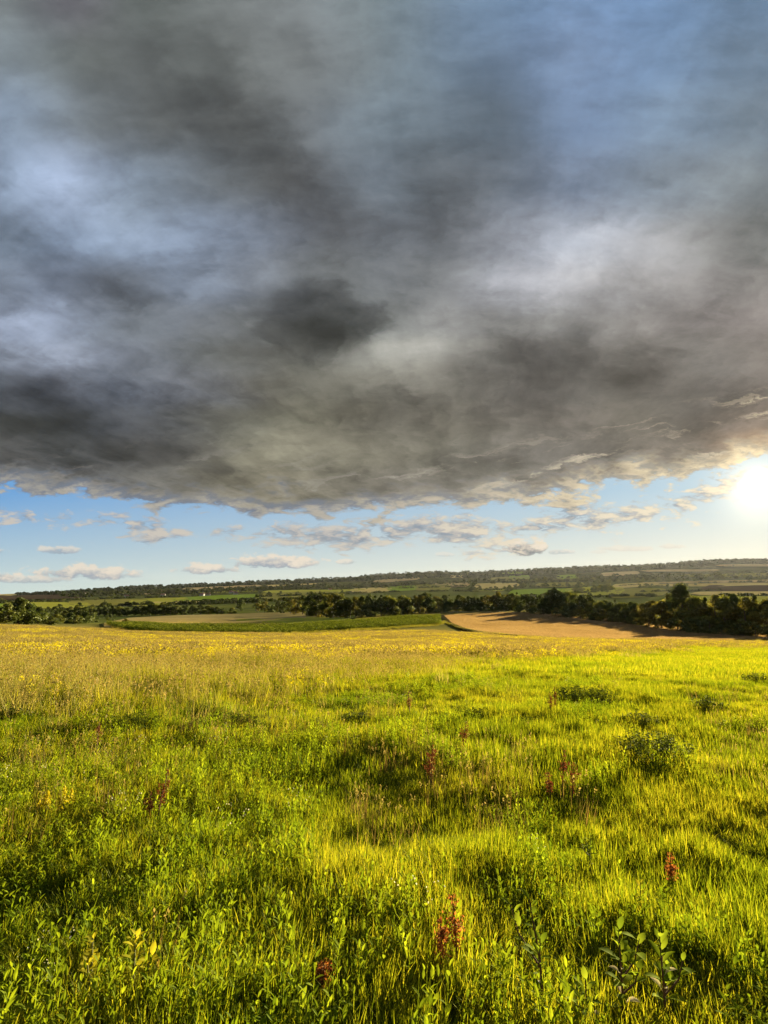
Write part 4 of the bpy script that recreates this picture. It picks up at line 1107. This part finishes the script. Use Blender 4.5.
sapling(160, 1034, 40, 18, 9, M['sapling'], M['gstem'], 'low broad leaved sapling at the lower edge right of the yellow ones')

def goldenrod(px, base, pix, label):
    x, y, z, h = size_at(px, base, pix)
    o = empty('goldenrod', (x, y, z), random.random() * 6); tag(o, label, 'wildflower')
    for k in range(3):
        ox, oy = random.gauss(0, .03), random.gauss(0, .03); hh = h * (1 - .15 * k)
        b = MB(); b.tube([(ox, oy, -.03), (ox * 1.3, oy * 1.3, hh)], [.004, .002], 5)
        for q in range(14): a = q * 2.4; b.leaf((ox, oy, hh * (.1 + .035 * q)), (math.cos(a), math.sin(a), .8), (0, 0, 1), .06, .012, random.random(), 1)
        link('stalk', b.mesh('stalk', [M['gstem'], M['weed']]), o)
        c = MB()
        for q in range(130):
            t = random.random(); c.quad((ox * 1.3 + random.gauss(0, .014 * (1.2 - t)), oy * 1.3 + random.gauss(0, .014 * (1.2 - t)), hh * (.5 + .52 * t)), (random.gauss(0, 1), random.gauss(0, 1), .5), random.uniform(.008, .018), random.random())
        link('flower_spike', c.mesh('flower_spike', [M['yellow']]), o)
goldenrod(40, 826, 34, 'yellow flowering spike, left one of a pair on the left of the slope')
goldenrod(63, 822, 36, 'yellow flowering spike, right one of a pair on the left of the slope')
goldenrod(102, 700, 16, 'small yellow flowering spike at the left rim of the ripe meadow')

def clump(px, base, wpix, hpix, label, mat='dark_weed', leaf=.05):
    x, y, z, h = size_at(px, base, hpix); r = h * wpix / hpix / 2
    r *= 1.15; h *= .92
    o = empty('weed_clump', (x, y, z), random.random() * 6); tag(o, label, 'weed clump')
    b, st = MB(), MB()
    n = int(min(170, 26 + r * r * 260))
    for k in range(n):
        q = r * math.sqrt(random.random()); a = random.random() * 6.28; sx, sy = q * math.cos(a), q * math.sin(a)
        hh = h * (1.15 - .55 * (q / r) ** 2) * random.uniform(.75, 1.1); lx, ly = sx * .25, sy * .25
        st.tube([(sx, sy, -.05), (sx + lx, sy + ly, hh)], [.004, .002], 4)
        m = int(hh / leaf * 1.7) + 3; t = random.random()
        for j in range(m):
            f = (j + .7) / m; an = j * 1.57 + a + random.gauss(0, .3); ln = leaf * random.uniform(1.0, 1.9) * (1.2 - .5 * f)
            b.leaf((sx + lx * f, sy + ly * f, hh * f), (math.cos(an), math.sin(an), random.uniform(-.2, .7)), (0, 0, 1), ln, ln * .5, min(1, max(0, t + random.gauss(0, .2))), 0, droop=.4)
    link('foliage', b.mesh('foliage', [M[mat]]), o); link('stems', st.mesh('stems', [M['gstem']]), o)
clump(585, 703, 46, 17, 'dark rounded weed clump on the upper right of the slope', leaf=.06)
clump(652, 762, 62, 30, 'broad dark weed clump on the right of the slope, larger than any other')
clump(128, 731, 52, 17, 'long dark weed clump on the left where the dry meadow begins', leaf=.06)
clump(226, 727, 44, 14, 'dark weed clump left of the middle where the dry meadow begins', leaf=.06)
clump(8, 722, 30, 15, 'dark weed clump at the left edge where the dry meadow begins', leaf=.06)
clump(610, 672, 22, 6, 'small dark weed clump far up the right side of the green slope', leaf=.10)
clump(575, 671, 14, 6, 'smallest dark weed clump far up the right side of the green slope', leaf=.10)
clump(708, 710, 24, 14, 'brownish weed clump near the right edge of the slope', leaf=.06)
clump(758, 684, 20, 12, 'weed clump at the right edge high on the slope', leaf=.07)
clump(470, 722, 34, 14, 'dark weed clump in the upper middle of the green slope', leaf=.06)
clump(525, 730, 30, 13, 'weed clump between the upper middle one and the dark rounded one', leaf=.06)
clump(355, 722, 26, 10, 'low weed clump in the middle where the dry meadow ends', leaf=.06)
clump(640, 723, 26, 11, 'low weed clump above the broad dark one', leaf=.06)

# ------------------------------------------------------------------ the air
def build_haze():
    b = MB(); s, z0, z1 = 9000, -75, 330
    b.add([(-s, -300, z0), (s, -300, z0), (s, s, z0), (-s, s, z0), (-s, -300, z1), (s, -300, z1), (s, s, z1), (-s, s, z1)], [(0, 3, 2, 1), (4, 5, 6, 7), (0, 1, 5, 4), (1, 2, 6, 5), (2, 3, 7, 6), (3, 0, 4, 7)])
    m, nt, out = new_mat('haze')
    v = nt.nodes.new('ShaderNodeVolumePrincipled'); v.inputs['Color'].default_value = (.92, .94, 1, 1); v.inputs['Density'].default_value = HAZE; v.inputs['Anisotropy'].default_value = .45
    nt.links.new(v.outputs[0], out.inputs['Volume'])
    o = link('haze', b.mesh('haze', [m])); tag(o, 'thin pale haze over the valley', 'haze', kind='stuff')
HAZE = .000005
if HAZE: build_haze()
